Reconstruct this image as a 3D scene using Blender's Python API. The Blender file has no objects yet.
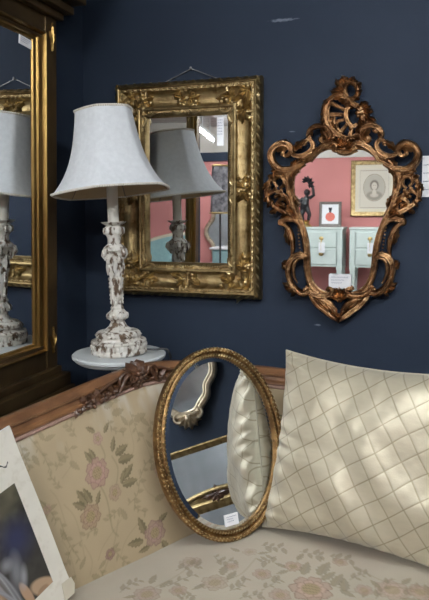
LIGHT_K = 1.5
import bpy, math, random
import numpy as np
from mathutils import Vector, Matrix
random.seed(7)
rng = np.random.default_rng(5)
PI = math.pi
scene = bpy.context.scene
COL = scene.collection

# ------------------------------------------------------------------ camera
FPX = 640.0
YAW = math.radians(18); PIT = math.radians(4)
CAM = Vector((0, -2.09, 1.3))
PCX, PCY = 214.5, 260.0
RV = Vector((math.cos(YAW), math.sin(YAW), 0))
FV = Vector((-math.sin(YAW)*math.cos(PIT), math.cos(YAW)*math.cos(PIT), -math.sin(PIT)))
UV = RV.cross(FV)
cam = bpy.data.cameras.new('camera')
cam.sensor_fit = 'VERTICAL'; cam.sensor_height = 36.0
cam.lens = FPX*36.0/600.0
cam.shift_y = -40.0/600.0
cam.clip_start = 0.02
camo = bpy.data.objects.new('camera', cam); COL.objects.link(camo)
camo.location = CAM
camo.rotation_euler = (PI/2-PIT, 0, YAW)
scene.camera = camo


def ray(px, py):
    return FV + RV*((px-PCX)/FPX) + UV*((PCY-py)/FPX)


def hit(px, py, p0, n):
    """where the sight line of a photo point meets a real plane of the room"""
    r = ray(px, py); n = Vector(n)
    return CAM + r*((Vector(p0)-CAM).dot(n)/r.dot(n))


def rear(px, py, dist):
    """point of the shop behind the camera seen at a photo point in a wall mirror (plane y = 0)"""
    p = hit(px, py, (0, dist, 0), (0, 1, 0)); p.y = -p.y
    return p


def proj_np(P):
    d = P-np.array(CAM); w = d@np.array(FV)
    return np.stack([PCX+FPX*(d@np.array(RV))/w, PCY-FPX*(d@np.array(UV))/w], -1)


# ------------------------------------------------------------------ materials
def nodes_of(m):
    m.use_nodes = True
    return m.node_tree.nodes, m.node_tree.links


def mat(name, col, rough=.5, metal=0.0, spec=.5, var=None, vscale=20, bump=0.0, bscale=60, coat=0, var2=None, v2scale=8, v2lo=.5, v2hi=.65, detail=4, sheen=0, stretch=None):
    m = bpy.data.materials.new(name); N, L = nodes_of(m)
    b = N['Principled BSDF']
    b.inputs['Base Color'].default_value = (*col, 1)
    b.inputs['Roughness'].default_value = rough
    b.inputs['Metallic'].default_value = metal
    b.inputs['Specular IOR Level'].default_value = spec
    b.inputs['Coat Weight'].default_value = coat
    b.inputs['Sheen Weight'].default_value = sheen
    tc = N.new('ShaderNodeTexCoord')
    src = tc.outputs['Object']
    if stretch:
        mp = N.new('ShaderNodeMapping'); mp.inputs['Scale'].default_value = stretch
        L.new(src, mp.inputs['Vector']); src = mp.outputs['Vector']
    out = None
    if var is not None:
        n = N.new('ShaderNodeTexNoise'); n.inputs['Scale'].default_value = vscale; n.inputs['Detail'].default_value = detail
        L.new(src, n.inputs['Vector'])
        r = N.new('ShaderNodeValToRGB')
        r.color_ramp.elements[0].position = .35; r.color_ramp.elements[1].position = .68
        r.color_ramp.elements[0].color = (*var, 1); r.color_ramp.elements[1].color = (*col, 1)
        L.new(n.outputs['Fac'], r.inputs['Fac']); out = r.outputs['Color']
    if var2 is not None:
        n = N.new('ShaderNodeTexNoise'); n.inputs['Scale'].default_value = v2scale; n.inputs['Detail'].default_value = 6
        L.new(src, n.inputs['Vector'])
        r = N.new('ShaderNodeValToRGB')
        r.color_ramp.elements[0].position = v2lo; r.color_ramp.elements[1].position = v2hi
        r.color_ramp.elements[0].color = (0, 0, 0, 1); r.color_ramp.elements[1].color = (1, 1, 1, 1)
        L.new(n.outputs['Fac'], r.inputs['Fac'])
        mx = N.new('ShaderNodeMix'); mx.data_type = 'RGBA'
        L.new(r.outputs['Color'], mx.inputs['Factor'])
        if out: L.new(out, mx.inputs['A'])
        else: mx.inputs['A'].default_value = (*col, 1)
        mx.inputs['B'].default_value = (*var2, 1)
        out = mx.outputs['Result']
    if out: L.new(out, b.inputs['Base Color'])
    if bump:
        n = N.new('ShaderNodeTexNoise'); n.inputs['Scale'].default_value = bscale; n.inputs['Detail'].default_value = 5
        L.new(src, n.inputs['Vector'])
        bp = N.new('ShaderNodeBump'); bp.inputs['Strength'].default_value = bump; bp.inputs['Distance'].default_value = .004
        L.new(n.outputs['Fac'], bp.inputs['Height']); L.new(bp.outputs['Normal'], b.inputs['Normal'])
    return m


def attr_mat(name, rough=.7, metal=0, sheen=0, bump=.2, bscale=400, spec=.4):
    m = mat(name, (.5, .5, .5), rough, metal, spec, bump=bump, bscale=bscale, sheen=sheen)
    N, L = nodes_of(m)
    a = N.new('ShaderNodeAttribute'); a.attribute_name = 'pattern'
    L.new(a.outputs['Color'], N['Principled BSDF'].inputs['Base Color'])
    return m


M = {}
M['navy'] = mat('navy wall paint', (.0255, .0365, .058), .62, spec=.14, var=(.0222, .032, .052), vscale=3, bump=.12, bscale=140)
def scuffs(m, spots):
    """pale chalky scrapes in the paint: (x, z, half length, half height)"""
    N, L = nodes_of(m); b = N['Principled BSDF']
    tc = N.new('ShaderNodeTexCoord'); col = b.inputs['Base Color'].links[0].from_socket
    n = N.new('ShaderNodeTexNoise'); n.inputs['Scale'].default_value = 190; n.inputs['Detail'].default_value = 4
    mp = N.new('ShaderNodeMapping'); mp.inputs['Scale'].default_value = (.35, 1, 1.6)
    L.new(tc.outputs['Object'], mp.inputs['Vector']); L.new(mp.outputs['Vector'], n.inputs['Vector'])
    for x, z, rx, rz in spots:
        q = N.new('ShaderNodeMapping'); q.inputs['Location'].default_value = (-x/rx, 0, -z/rz); q.inputs['Scale'].default_value = (1/rx, 0, 1/rz)
        q.inputs['Rotation'].default_value = (0, 0, 0)
        L.new(tc.outputs['Object'], q.inputs['Vector'])
        ln = N.new('ShaderNodeVectorMath'); ln.operation = 'LENGTH'; L.new(q.outputs['Vector'], ln.inputs[0])
        s = N.new('ShaderNodeMath'); s.operation = 'SUBTRACT'; L.new(n.outputs['Fac'], s.inputs[0]); L.new(ln.outputs['Value'], s.inputs[1])
        g = N.new('ShaderNodeMath'); g.operation = 'MULTIPLY_ADD'; g.inputs[1].default_value = 3; g.inputs[2].default_value = .25; g.use_clamp = True
        L.new(s.outputs[0], g.inputs[0])
        mx = N.new('ShaderNodeMix'); mx.data_type = 'RGBA'
        L.new(g.outputs[0], mx.inputs['Factor']); L.new(col, mx.inputs['A']); mx.inputs['B'].default_value = (.16, .18, .22, 1)
        col = mx.outputs['Result']
    L.new(col, b.inputs['Base Color'])


M['pink'] = mat('pink wall paint', (.60, .25, .235), .8, spec=.2, var=(.56, .23, .215), vscale=2)
M['cream_wall'] = mat('cream wall paint', (.62, .58, .52), .8, spec=.2)
M['floor'] = mat('worn floor', (.17, .14, .115), .5, var=(.11, .09, .075), vscale=6)
M['gold'] = mat('antique gilding', (.46, .345, .17), .44, 1.0, var=(.235, .165, .075), vscale=26, var2=(.17, .105, .04), v2scale=42, v2lo=.55, v2hi=.72, bump=.25, bscale=130)
M['gold_relief'] = mat('antique gilding on relief', (.60, .465, .245), .38, 1.0, var=(.28, .20, .095), vscale=40, bump=.2, bscale=160)
M['bronze'] = mat('copper toned gilding', (.45, .255, .122), .35, 1.0, var=(.145, .072, .034), vscale=34, var2=(.58, .38, .20), v2scale=70, v2lo=.58, v2hi=.74, bump=.6, bscale=130)
M['gold_dark'] = mat('aged gilding', (.36, .22, .092), .42, .95, var=(.16, .09, .036), vscale=40, var2=(.085, .048, .02), v2scale=55, v2lo=.55, v2hi=.72, bump=.3, bscale=170)
M['trumeau'] = mat('dull bronze paint', (.125, .078, .032), .42, .7, var=(.07, .042, .018), vscale=9, bump=.1, bscale=90, stretch=(4, 1, 1))
M['trumeau_gilt'] = mat('bright gilt moulding', (.42, .27, .09), .34, 1.0, var=(.19, .115, .036), vscale=16, stretch=(1, 1, .15))
M['silver_gilt'] = mat('pale silver gilding', (.72, .62, .47), .38, .9, var=(.42, .34, .24), vscale=30)
M['mirror'] = mat('silvered glass', (.86, .88, .88), .015, 1.0)
M['old_mirror'] = mat('foxed silvered glass', (.72, .75, .75), .06, 1.0, var=(.60, .63, .63), vscale=6)
M['shade'] = mat('pale linen', (.725, .745, .765), .85, spec=.2, var=(.665, .685, .705), vscale=70, bump=.25, bscale=420)
M['shade_in'] = mat('beige shade lining', (.52, .40, .25), .85, spec=.1)
M['trim'] = mat('cream braid', (.72, .69, .63), .8, var=(.56, .51, .43), vscale=300)
M['distressed'] = mat('distressed white paint', (.76, .74, .69), .5, var=(.60, .56, .49), vscale=45, var2=(.125, .08, .048), v2scale=72, v2lo=.50, v2hi=.61, bump=.5, bscale=90, stretch=(1, 1, .5))
M['candle'] = mat('ivory sleeve', (.74, .71, .63), .5)
M['white_paint'] = mat('worn white paint', (.64, .66, .66), .5, var=(.56, .585, .59), vscale=14)
M['walnut'] = mat('carved walnut', (.245, .115, .05), .36, var=(.13, .058, .026), vscale=14, coat=.25, bump=.1, bscale=60, stretch=(1, 1, 3))
M['walnut_dark'] = mat('dark carved walnut', (.115, .052, .026), .36, var=(.055, .025, .013), vscale=30, coat=.25, bump=.2, bscale=120)
M['gimp'] = mat('dusty rose gimp', (.40, .255, .20), .85, var=(.30, .18, .14), vscale=200)
M['black'] = mat('black metal', (.012, .012, .014), .4)
M['black_shade'] = mat('black patterned shade', (.03, .03, .035), .6, var=(.20, .19, .20), vscale=22)
M['wire'] = mat('steel wire', (.32, .31, .30), .4, .9)
M['paper'] = mat('white card', (.80, .80, .82), .8, spec=.2)
M['ink'] = mat('grey blue ink', (.18, .20, .30), .8)
M['darkink'] = mat('black ink', (.02, .02, .025), .8)
M['mint'] = mat('pale mint paint', (.60, .68, .64), .5, var=(.55, .63, .59), vscale=8)
M['brass'] = mat('brass', (.70, .52, .22), .3, 1.0)
M['grey_frame'] = mat('grey washed wood', (.22, .19, .17), .6, var=(.15, .13, .115), vscale=30)
M['teal'] = mat('teal fabric', (.30, .46, .46), .8, var=(.25, .40, .41), vscale=20)
M['cream_wood'] = mat('cream painted wood', (.66, .58, .44), .5)
M['red_glass'] = mat('coral print ink', (.62, .16, .12), .7)
M['sofa_cloth'] = attr_mat('floral woven upholstery', .75, sheen=.15, bump=.35, bscale=500)
M['cushion_cloth'] = attr_mat('champagne satin', .40, .30, sheen=.3, bump=.05, bscale=220, spec=.45)
M['print_paper'] = attr_mat('printed paper', .75, bump=.05, spec=.1)
M['sketch_paper'] = attr_mat('portrait print paper', .7, bump=.05)
M['lining'] = mat('plain hessian lining', (.30, .25, .18), .9)


def emit(name, col, s):
    m = bpy.data.materials.new(name); N, L = nodes_of(m)
    b = N['Principled BSDF']
    b.inputs['Base Color'].default_value = (.9, .9, .9, 1)
    b.inputs['Emission Color'].default_value = (*col, 1)
    b.inputs['Emission Strength'].default_value = s
    return m


M['tube_light'] = emit('fluorescent tube', (.93, .97, 1.0), 34*LIGHT_K)


def ceiling_material():
    m = mat('boarded ceiling', (.62, .62, .60), .8, spec=.2)
    N, L = nodes_of(m)
    tc = N.new('ShaderNodeTexCoord')
    br = N.new('ShaderNodeTexBrick'); br.offset = 0
    br.inputs['Color1'].default_value = (.62, .62, .60, 1); br.inputs['Color2'].default_value = (.58, .58, .56, 1)
    br.inputs['Mortar'].default_value = (.25, .25, .25, 1)
    br.inputs['Scale'].default_value = 1.0; br.inputs['Mortar Size'].default_value = .008
    br.inputs['Brick Width'].default_value = 2.4; br.inputs['Row Height'].default_value = .22
    L.new(tc.outputs['Object'], br.inputs['Vector'])
    L.new(br.outputs['Color'], N['Principled BSDF'].inputs['Base Color'])
    return m


M['ceiling'] = ceiling_material()
M['boarding'] = mat('grey boarding', (.50, .53, .55), .7, var=(.40, .43, .46), vscale=3, stretch=(1, 6, .4))


# ------------------------------------------------------------------ mesh helpers
class MB:
    def __init__(self):
        self.v = []; self.f = []

    def add(self, vs, fs):
        o = len(self.v); self.v += [tuple(p) for p in vs]; self.f += [tuple(i+o for i in q) for q in fs]

    def box(self, lo, hi, M_=None):
        x0, y0, z0 = lo; x1, y1, z1 = hi
        vs = [(x0, y0, z0), (x1, y0, z0), (x1, y1, z0), (x0, y1, z0), (x0, y0, z1), (x1, y0, z1), (x1, y1, z1), (x0, y1, z1)]
        if M_: vs = [M_ @ Vector(p) for p in vs]
        self.add(vs, [(0, 3, 2, 1), (4, 5, 6, 7), (0, 1, 5, 4), (1, 2, 6, 5), (2, 3, 7, 6), (3, 0, 4, 7)])

    def tube(self, pts, rad, n=8, flat=1.0, up=None, closed=False):
        pts = [Vector(p) for p in pts]; k = len(pts)
        if not hasattr(rad, '__len__'): rad = [rad]*k
        vs = []; prev = None
        for i, p in enumerate(pts):
            a = pts[(i-1) % k] if (closed or i > 0) else p
            b = pts[(i+1) % k] if (closed or i < k-1) else p
            t = (b-a)
            t = t.normalized() if t.length > 1e-9 else Vector((0, 0, 1))
            if up is not None:
                s = t.cross(Vector(up))
            elif prev is not None:
                s = prev - t*prev.dot(t)
            else:
                s = t.orthogonal()
            if s.length < 1e-6: s = t.orthogonal()
            s.normalize(); prev = s
            w = s.cross(t)
            for j in range(n):
                an = 2*PI*j/n
                vs.append(p + s*(rad[i]*math.cos(an)) + w*(rad[i]*flat*math.sin(an)))
        fs = []
        m = k if closed else k-1
        for i in range(m):
            for j in range(n):
                a = i*n+j; b = i*n+(j+1) % n; c = ((i+1) % k)*n+(j+1) % n; d = ((i+1) % k)*n+j
                fs.append((a, b, c, d))
        if not closed:
            fs.append(tuple(reversed(range(n)))); fs.append(tuple(range((k-1)*n, k*n)))
        self.add(vs, fs)

    def blob(self, c, rx, ry=None, rz=None, ax=None, n=8, m=5):
        ry = rx if ry is None else ry; rz = rx if rz is None else rz
        X, Y, Z = ax if ax else (Vector((1, 0, 0)), Vector((0, 1, 0)), Vector((0, 0, 1)))
        c = Vector(c); vs = [c+Z*rz]
        for i in range(1, m):
            a = PI*i/m
            for j in range(n):
                b = 2*PI*j/n
                vs.append(c+X*(rx*math.sin(a)*math.cos(b))+Y*(ry*math.sin(a)*math.sin(b))+Z*(rz*math.cos(a)))
        vs.append(c-Z*rz); fs = []
        for j in range(n):
            fs.append((0, 1+j, 1+(j+1) % n))
            for i in range(m-2):
                a = 1+i*n
                fs.append((a+j, a+n+j, a+n+(j+1) % n, a+(j+1) % n))
            fs.append((len(vs)-1, 1+(m-2)*n+(j+1) % n, 1+(m-2)*n+j))
        self.add(vs, fs)

    def lathe(self, prof, c=(0, 0, 0), n=32, sect=None, caps=True):
        c = Vector(c); vs = []
        for (r, z) in prof:
            for j in range(n):
                a = 2*PI*j/n
                k = sect(a, z) if sect else 1.0
                vs.append(c+Vector((r*k*math.cos(a), r*k*math.sin(a), z)))
        fs = []
        for i in range(len(prof)-1):
            for j in range(n):
                fs.append((i*n+j, i*n+(j+1) % n, (i+1)*n+(j+1) % n, (i+1)*n+j))
        if caps:
            fs.append(tuple(reversed(range(n)))); fs.append(tuple(range((len(prof)-1)*n, len(prof)*n)))
        self.add(vs, fs)

    def grid(self, P):
        a, b = len(P), len(P[0])
        self.add([p for r in P for p in r], [(i*b+j, (i+1)*b+j, (i+1)*b+j+1, i*b+j+1) for i in range(a-1) for j in range(b-1)])

    def prism(self, poly, fn, h0, h1):
        """solid outline: poly in 2D, fn(x, y, h) to 3D"""
        n = len(poly)
        self.add([fn(x, y, h0) for x, y in poly]+[fn(x, y, h1) for x, y in poly],
                 [tuple(reversed(range(n))), tuple(range(n, 2*n))]+[(i, (i+1) % n, n+(i+1) % n, n+i) for i in range(n)])

    def leaf(self, fn, bx, by, ang, ln, wd, h0=0.0, rise=.01, lobes=3, curl=0.0, nu=12, thick=.004):
        """a lobed relief leaf lying on the surface fn(x, y, h)"""
        top = []; bot = []
        x, y, a = bx, by, ang
        for i in range(nu+1):
            t = i/nu
            w = wd*(math.sin(PI*min(1, .08+.92*t**.8))**.8)*(1+.22*math.sin(2*PI*lobes*t))
            r1 = []; r2 = []
            for v in (-1, -.55, 0, .55, 1):
                px = x - math.sin(a)*w*v; py = y + math.cos(a)*w*v
                h = h0 + rise*(.35+.65*math.sin(PI*(t*.85+.08)))*(1-.75*v*v) + (rise*.22 if v == 0 else 0) - rise*.12*(abs(v) == .55)
                r1.append(fn(px, py, h)); r2.append(fn(px, py, h0-thick))
            top.append(r1); bot.append(list(reversed(r2)))
            a = ang+curl*t
            x += math.cos(a)*ln/nu; y += math.sin(a)*ln/nu
        ring = [p+q for p, q in zip(top, bot)]
        m = len(ring[0]); vs = [p for r in ring for p in r]
        fs = [(i*m+j, i*m+(j+1) % m, (i+1)*m+(j+1) % m, (i+1)*m+j) for i in range(nu) for j in range(m)]
        fs += [tuple(reversed(range(m))), tuple(range(nu*m, nu*m+m))]
        self.add(vs, fs)

    def frame(self, fn, w, h, prof, ox=0, oy=0):
        """mitred rectangular moulding; prof = (distance in from outer edge, height)"""
        vs = []
        for d, z in prof:
            for sx, sy in ((-1, -1), (1, -1), (1, 1), (-1, 1)):
                vs.append(fn(ox+sx*(w/2-d), oy+sy*(h/2-d), z))
        k = len(prof)
        self.add(vs, [(i*4+j, i*4+(j+1) % 4, (i+1)*4+(j+1) % 4, (i+1)*4+j) for i in range(k-1) for j in range(4)] +
                 [((k-1)*4+j, (k-1)*4+(j+1) % 4, (j+1) % 4, j) for j in range(4)])

    def build(self, name, material, parent=None, smooth=35, recalc=True):
        me = bpy.data.meshes.new(name)
        me.from_pydata([tuple(p) for p in self.v], [], self.f)
        if recalc:
            import bmesh
            b = bmesh.new(); b.from_mesh(me); bmesh.ops.recalc_face_normals(b, faces=b.faces); b.to_mesh(me); b.free()
        for m in (material if isinstance(material, (list, tuple)) else [material]): me.materials.append(m)
        if smooth:
            me.shade_smooth(); me.set_sharp_from_angle(angle=math.radians(smooth))
        o = bpy.data.objects.new(name, me); COL.objects.link(o)
        if parent is not None:
            o.parent = parent
            o.matrix_parent_inverse = parent.matrix_basis.inverted()
        return o


def tag(o, label, cat, group=None, kind=None):
    o['label'] = label; o['category'] = cat
    if group: o['group'] = group
    if kind: o['kind'] = kind
    return o


def thing(name, label, cat, loc=(0, 0, 0), group=None):
    o = bpy.data.objects.new(name, None); COL.objects.link(o); o.location = loc
    o.empty_display_size = .05
    return tag(o, label, cat, group)


def struct(name, mb, m):
    o = mb.build(name, m, smooth=0); o['kind'] = 'structure'
    return o


def spline(pts, n=6, closed=False):
    """Catmull-Rom through tuples of any length"""
    P = [np.array(p, float) for p in pts]; k = len(P); out = []
    for i in range(k if closed else k-1):
        p0 = P[(i-1) % k] if (closed or i > 0) else P[0]*2-P[1]
        p1 = P[i]; p2 = P[(i+1) % k]
        p3 = P[(i+2) % k] if (closed or i < k-2) else P[-1]*2-P[-2]
        for j in range(n):
            t = j/n
            out.append(.5*((2*p1)+(-p0+p2)*t+(2*p0-5*p1+4*p2-p3)*t*t+(-p0+3*p1-3*p2+p3)*t**3))
    if not closed: out.append(P[-1])
    return out


def bez(o, w, seg=2):
    m = o.modifiers.new('soft edges', 'BEVEL'); m.width = w; m.segments = seg; m.limit_method = 'ANGLE'
    return o


# ------------------------------------------------------------------ the room
H = 2.55
RY = -6.6
b = MB(); b.box((-4.2, RY-.1, -.1), (3.2, .1, 0)); struct('floor', b, M['floor'])
b = MB(); b.box((-4.2, RY-.1, H), (3.2, .1, H+.1)); struct('ceiling', b, M['ceiling'])
s1, s2, s3 = hit(283, 20, (0, 0, 0), (0, 1, 0)), hit(318, 325, (0, 0, 0), (0, 1, 0)), hit(292, 131.5, (0, 0, 0), (0, 1, 0))
M['navy_back'] = M['navy'].copy()
scuffs(M['navy_back'], ((s1.x, s1.z, .085, .010), (s2.x, s2.z, .022, .006), (s3.x, s3.z, .020, .005)))
b = MB(); b.box((-1.26, 0, 0), (1.7, .1, H)); struct('wall_back', b, M['navy_back'])
WLX = -1.178
b = MB(); b.box((WLX-.08, -1.31, 0), (WLX, 0, H)); struct('wall_left', b, M['navy'])
b = MB(); b.box((1.6, -4.7, 0), (1.68, 0, H)); struct('wall_right', b, M['navy'])
b = MB(); b.box((-4.2, RY-.1, 0), (3.2, RY, 2.06)); struct('wall_rear', b, M['pink'])
b = MB(); b.box((-4.2, RY-.1, 2.18), (3.2, RY-.02, H)); struct('wall_rear_upper', b, M['cream_wall'])
b = MB(); b.box((-4.2, RY-.1, 2.06), (-1.75, RY+.04, 2.18)); struct('trim_1', b, M['navy'])
b = MB(); b.box((-1.75, RY-.1, 2.06), (3.2, RY+.02, 2.18)); struct('trim_2', b, M['cream_wall'])
b = MB(); b.box((-4.3, RY, 0), (-4.2, .1, H)); struct('wall_far_left', b, M['boarding'])
b = MB(); b.box((3.2, RY, 0), (3.3, .1, H)); struct('wall_far_right', b, M['pink'])
b = MB(); b.box((-4.2, 0, 0), (-1.26, .1, H)); struct('wall_back_left', b, M['pink'])
b = MB(); b.box((1.7, 0, 0), (3.2, .1, H)); struct('wall_back_right', b, M['pink'])


def ceiling_light(x, y, rz, label, ln=1.25, drop=.1, tubes=(-.035, .035), hw=.07):
    t = thing('ceiling_light', label, 'light', (0, 0, 0), 'fluorescent ceiling lights')
    Mx = Matrix.Translation((x, y, H-drop)) @ Matrix.Rotation(rz, 4, 'Z')
    m = MB(); m.box((-ln/2, -hw, .035), (ln/2, hw, .07), Mx)
    m.build('housing', M['white_paint'], t, smooth=0)
    for q in (-.25, .25):
        m = MB(); m.tube([Mx @ Vector((ln*q, 0, .07)), Mx @ Vector((ln*q, 0, drop))], .006, 6)
        m.build('rod', M['white_paint'], t)
    for s in tubes:
        m = MB(); m.tube([Mx @ Vector((-ln/2+.03, s, .015)), Mx @ Vector((ln/2-.03, s, .015))], .017, 10)
        m.build('tube', M['tube_light'], t)
    return t


ceiling_light(.75, -1.62, .5, 'fluorescent ceiling light over the front of the blue sofa corner', .9)
ceiling_light(.05, -2.3, .0, 'fluorescent ceiling light just outside the end of the short blue wall', .7)
ceiling_light(-1.7, -3.9, .0, 'fluorescent ceiling light before the dark floor lamp')
ceiling_light(.3, -4.1, .0, 'added fluorescent ceiling light brightening the pink wall and nightstands')  # unseen fixture added to brighten the rear of the shop
ceiling_light(-3.3, -1.1, 1.57, 'added fluorescent ceiling light brightening the grey boarded wall')  # added out of view so the boards look paler in the mirrors
ceiling_light(-.9, -4.35, .0, 'fluorescent ceiling light before the framed portrait')  # another unseen fixture, added for more light on the rear wall
ta = hit(199, 129, (0, 0, 2.3), (0, 0, 1)); tb = hit(214, 141, (0, 0, 2.3), (0, 0, 1))
ceiling_light((ta.x+tb.x)/2, -(ta.y+tb.y)/2, math.atan2(-(tb.y-ta.y), tb.x-ta.x), 'slanting fluorescent tube reflected in the carved rectangular mirror', (tb-ta).length, H-2.29, (0,), .02)

# ------------------------------------------------------------------ rectangular gilt mirror
def wall_fn(cx, cz, y0=0.0):
    return lambda x, y, h: Vector((cx+x, y0-h, cz+y))


def rocaille(mb, fn, x, y, ang, s, seed, n=7):
    """a cluster of leaves, curls and knobs in relief"""
    rd = random.Random(seed)
    ca, sa = math.cos(ang), math.sin(ang)
    def tr(u, v): return x+ca*u-sa*v, y+sa*u+ca*v
    for k in range(n):
        a = ang+(k-(n-1)/2)*.62+rd.uniform(-.15, .15)
        bx, by = tr(-.15*s, 0)
        mb.leaf(fn, bx, by, a, s*rd.uniform(.6, 1.0), s*.21, .0, s*.26, 3, rd.uniform(-.9, .9), thick=.006)
    for k in (-1, 1):
        pts = []
        for i in range(16):
            t = i/15; a = k*(.3+t*4.3); r = s*(.42-.28*t)
            u = .15*s+r*math.cos(a); v = k*.52*s+r*math.sin(a)
            p = tr(u, v); pts.append(fn(p[0], p[1], s*.17))
        mb.tube(pts, [s*(.095-.045*i/15) for i in range(16)], 7)
    for k in range(5):
        p = tr(rd.uniform(-.35, .45)*s, rd.uniform(-.55, .55)*s)
        q = fn(p[0], p[1], s*.22); mb.blob(q, s*rd.uniform(.08, .14), n=7, m=5)


gx, gz, gw, gh = -.769, 1.3865, .523, .734
gt = thing('gilt_mirror', 'rectangular mirror in wide antique gold carved frame hung behind the table lamp', 'mirror', (gx, 0, gz-gh/2))
F = wall_fn(gx, gz, -.004)
prof = [(0, 0), (0, .026), (.005, .036), (.012, .047), (.0165, .050), (.020, .048), (.0205, .042), (.031, .041), (.034, .036),
        (.041, .029), (.052, .0225), (.065, .0205), (.077, .023), (.083, .028), (.085, .037), (.090, .040), (.095, .038), (.097, .030),
        (.104, .0285), (.110, .022), (.118, .016), (.118, .008)]
m = MB(); m.frame(F, gw, gh, prof); m.frame(F, gw-.2, gh-.2, [(0, 0), (0, .010), (.02, .010), (.02, 0)])
gframe = m.build('frame', M['gold'], gt, smooth=30)
gframe_glass = MB()
gframe_glass.box((gx-gw/2+.117, -.016, gz-gh/2+.117), (gx+gw/2-.117, -.013, gz+gh/2-.117))
gframe_glass.build('mirror_glass', M['mirror'], gt, smooth=0)
m = MB()
for d, hh, r, step in ((.1065, .0275, .0034, .0088),):
    X, Y = gw/2-d, gh/2-d
    for s in (-1, 1):
        k = int(2*X/step)
        for i in range(k+1): m.blob(F(-X+2*X*i/k, s*Y, hh), r, n=6, m=4)
        k = int(2*Y/step)
        for i in range(1, k): m.blob(F(s*X, -Y+2*Y*i/k, hh), r, n=6, m=4)
m.build('sight_beading', M['gold_relief'], gframe)
m = MB()
d, hh, step = .026, .042, .0195
X, Y = gw/2-d, gh/2-d
for s in (-1, 1):
    k = int(2*X/step)
    for i in range(k): m.blob(F(-X+2*X*(i+.5)/k, s*Y, hh), .0078, .004, .0042, (Vector((1, 0, 0)), Vector((0, 1, 0)), Vector((0, 0, 1))), 7, 5)
    k = int(2*Y/step)
    for i in range(k): m.blob(F(s*X, -Y+2*Y*(i+.5)/k, hh), .0042, .004, .0078, None, 7, 5)
m.build('pearl_row', M['gold_relief'], gframe)
m = MB()                                              # leafy twist on the outer edge
step = .030
for s in (-1, 1):
    k = int(gw/step)
    for i in range(k):
        x = -gw/2+gw*(i+.5)/k
        m.tube([F(x-.012, s*(gh/2-.002), .030), F(x, s*(gh/2-.006), .041), F(x+.012, s*(gh/2-.012), .0475)], [.0015, .0048, .0015], 6)
    k = int(gh/step)
    for i in range(k):
        y = -gh/2+gh*(i+.5)/k
        m.tube([F(s*(gw/2-.002), y-.012, .030), F(s*(gw/2-.006), y, .041), F(s*(gw/2-.012), y+.012, .0475)], [.0015, .0048, .0015], 6)
m.build('twist_edge', M['gold_relief'], gframe)
q = .060
for i, (sx, sy) in enumerate(((-1, -1), (1, -1), (1, 1), (-1, 1))):
    m = MB(); ang = math.atan2(-sy, -sx)
    G = lambda x, y, h, F=F: F(x, y, h+.020)
    x0, y0 = sx*(gw/2-q), sy*(gh/2-q)
    rocaille(m, G, x0+sx*.008, y0+sy*.008, ang, .074, 10+i, 6)
    rocaille(m, G, x0-sx*.050, y0, 0 if sx < 0 else PI, .060, 20+i, 6)
    rocaille(m, G, x0, y0-sy*.055, PI/2 if sy < 0 else -PI/2, .060, 30+i, 6)
    m.build('corner_ornament', M['gold_relief'], gt)
for i, (x0, y0) in enumerate(((0, gh/2-q), (0, -gh/2+q), (-gw/2+q, 0), (gw/2-q, 0))):
    m = MB(); G = lambda x, y, h, F=F: F(x, y, h+.019)
    for s in (0, PI):
        a = s+(PI/2 if x0 else 0)
        rocaille(m, G, x0+.018*math.cos(a), y0+.018*math.sin(a), a, .056, 40+i*3+int(s), 5)
    m.build('centre_ornament', M['gold_relief'], gt)
m = MB()
zt = gz+gh/2
m.tube([(gx-.085, -.012, zt-.012), (gx-.085, -.012, zt+.003), (gx+.010, -.008, 1.797), (gx+.105, -.012, zt+.003), (gx+.105, -.012, zt-.012)], .0018, 6)
m.build('hanging_wire', M['wire'], gt)
m = MB(); m.tube([(gx+.010, -.016, 1.7985), (gx+.010, .001, 1.7955)], .0026, 8); m.blob((gx+.010, -.016, 1.7985), .0045, .002, .0045)
tag(m.build('picture_nail', M['wire']), 'small steel nail holding the wire of the rectangular gold mirror', 'nail')

# ------------------------------------------------------------------ rococo mirror
ROC_Y = -.034
KPX = .00322


def RP(px, py, h):                                     # h in photo pixels above the plane of the carving
    p = hit(px, py, (0, ROC_Y, 0), (0, 1, 0)); p.y = ROC_Y-h*KPX
    return p


def axis_x(y): return 344.8-.035*(y-150)


def flipx(p): return (2*axis_x(p[1])-p[0], p[1])


def rtube(mb, pts, r, h=1.5, flip=False, flat=1.0, n=5, ns=8, dh=None):
    """pts photo points; r list of radii (in px) spread along; h height of its centre"""
    if flip: pts = [flipx(p) for p in pts]
    c = spline(pts, n); k = len(c)
    rs = [float(np.interp(i/(k-1), np.linspace(0, 1, len(r)), r))*KPX*1.10 for i in range(k)]
    hs = [h]*k if dh is None else [float(np.interp(i/(k-1), np.linspace(0, 1, len(dh)), dh)) for i in range(k)]
    mb.tube([RP(c[i][0], c[i][1], hs[i]) for i in range(k)], rs, ns, flat, up=(0, -1, 0))
    if max(r) > 1.9:                                   # fluted along its length
        for s in (-.5, .5):
            q = []
            for i in range(k):
                t = c[min(i+1, k-1)]-c[max(i-1, 0)]; L_ = np.hypot(*t) or 1; w = rs[i]/KPX
                q.append(RP(c[i][0]-t[1]/L_*w*s, c[i][1]+t[0]/L_*w*s, hs[i]+w*.82*flat))
            mb.tube(q, [x*.30 for x in rs], 5)


def rleaf(mb, x0, y0, x1, y1, wd, rise=2.5, h0=0, curl=0, flip=False, lobes=3):
    if flip: (x0, y0), (x1, y1) = flipx((x0, y0)), flipx((x1, y1)); curl = -curl
    mb.leaf(RP, x0, y0, math.atan2(y1-y0, x1-x0)-curl*.4, math.hypot(x1-x0, y1-y0)*1.12, wd*1.25, h0, rise*1.2, lobes, curl, thick=1.6)


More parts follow.
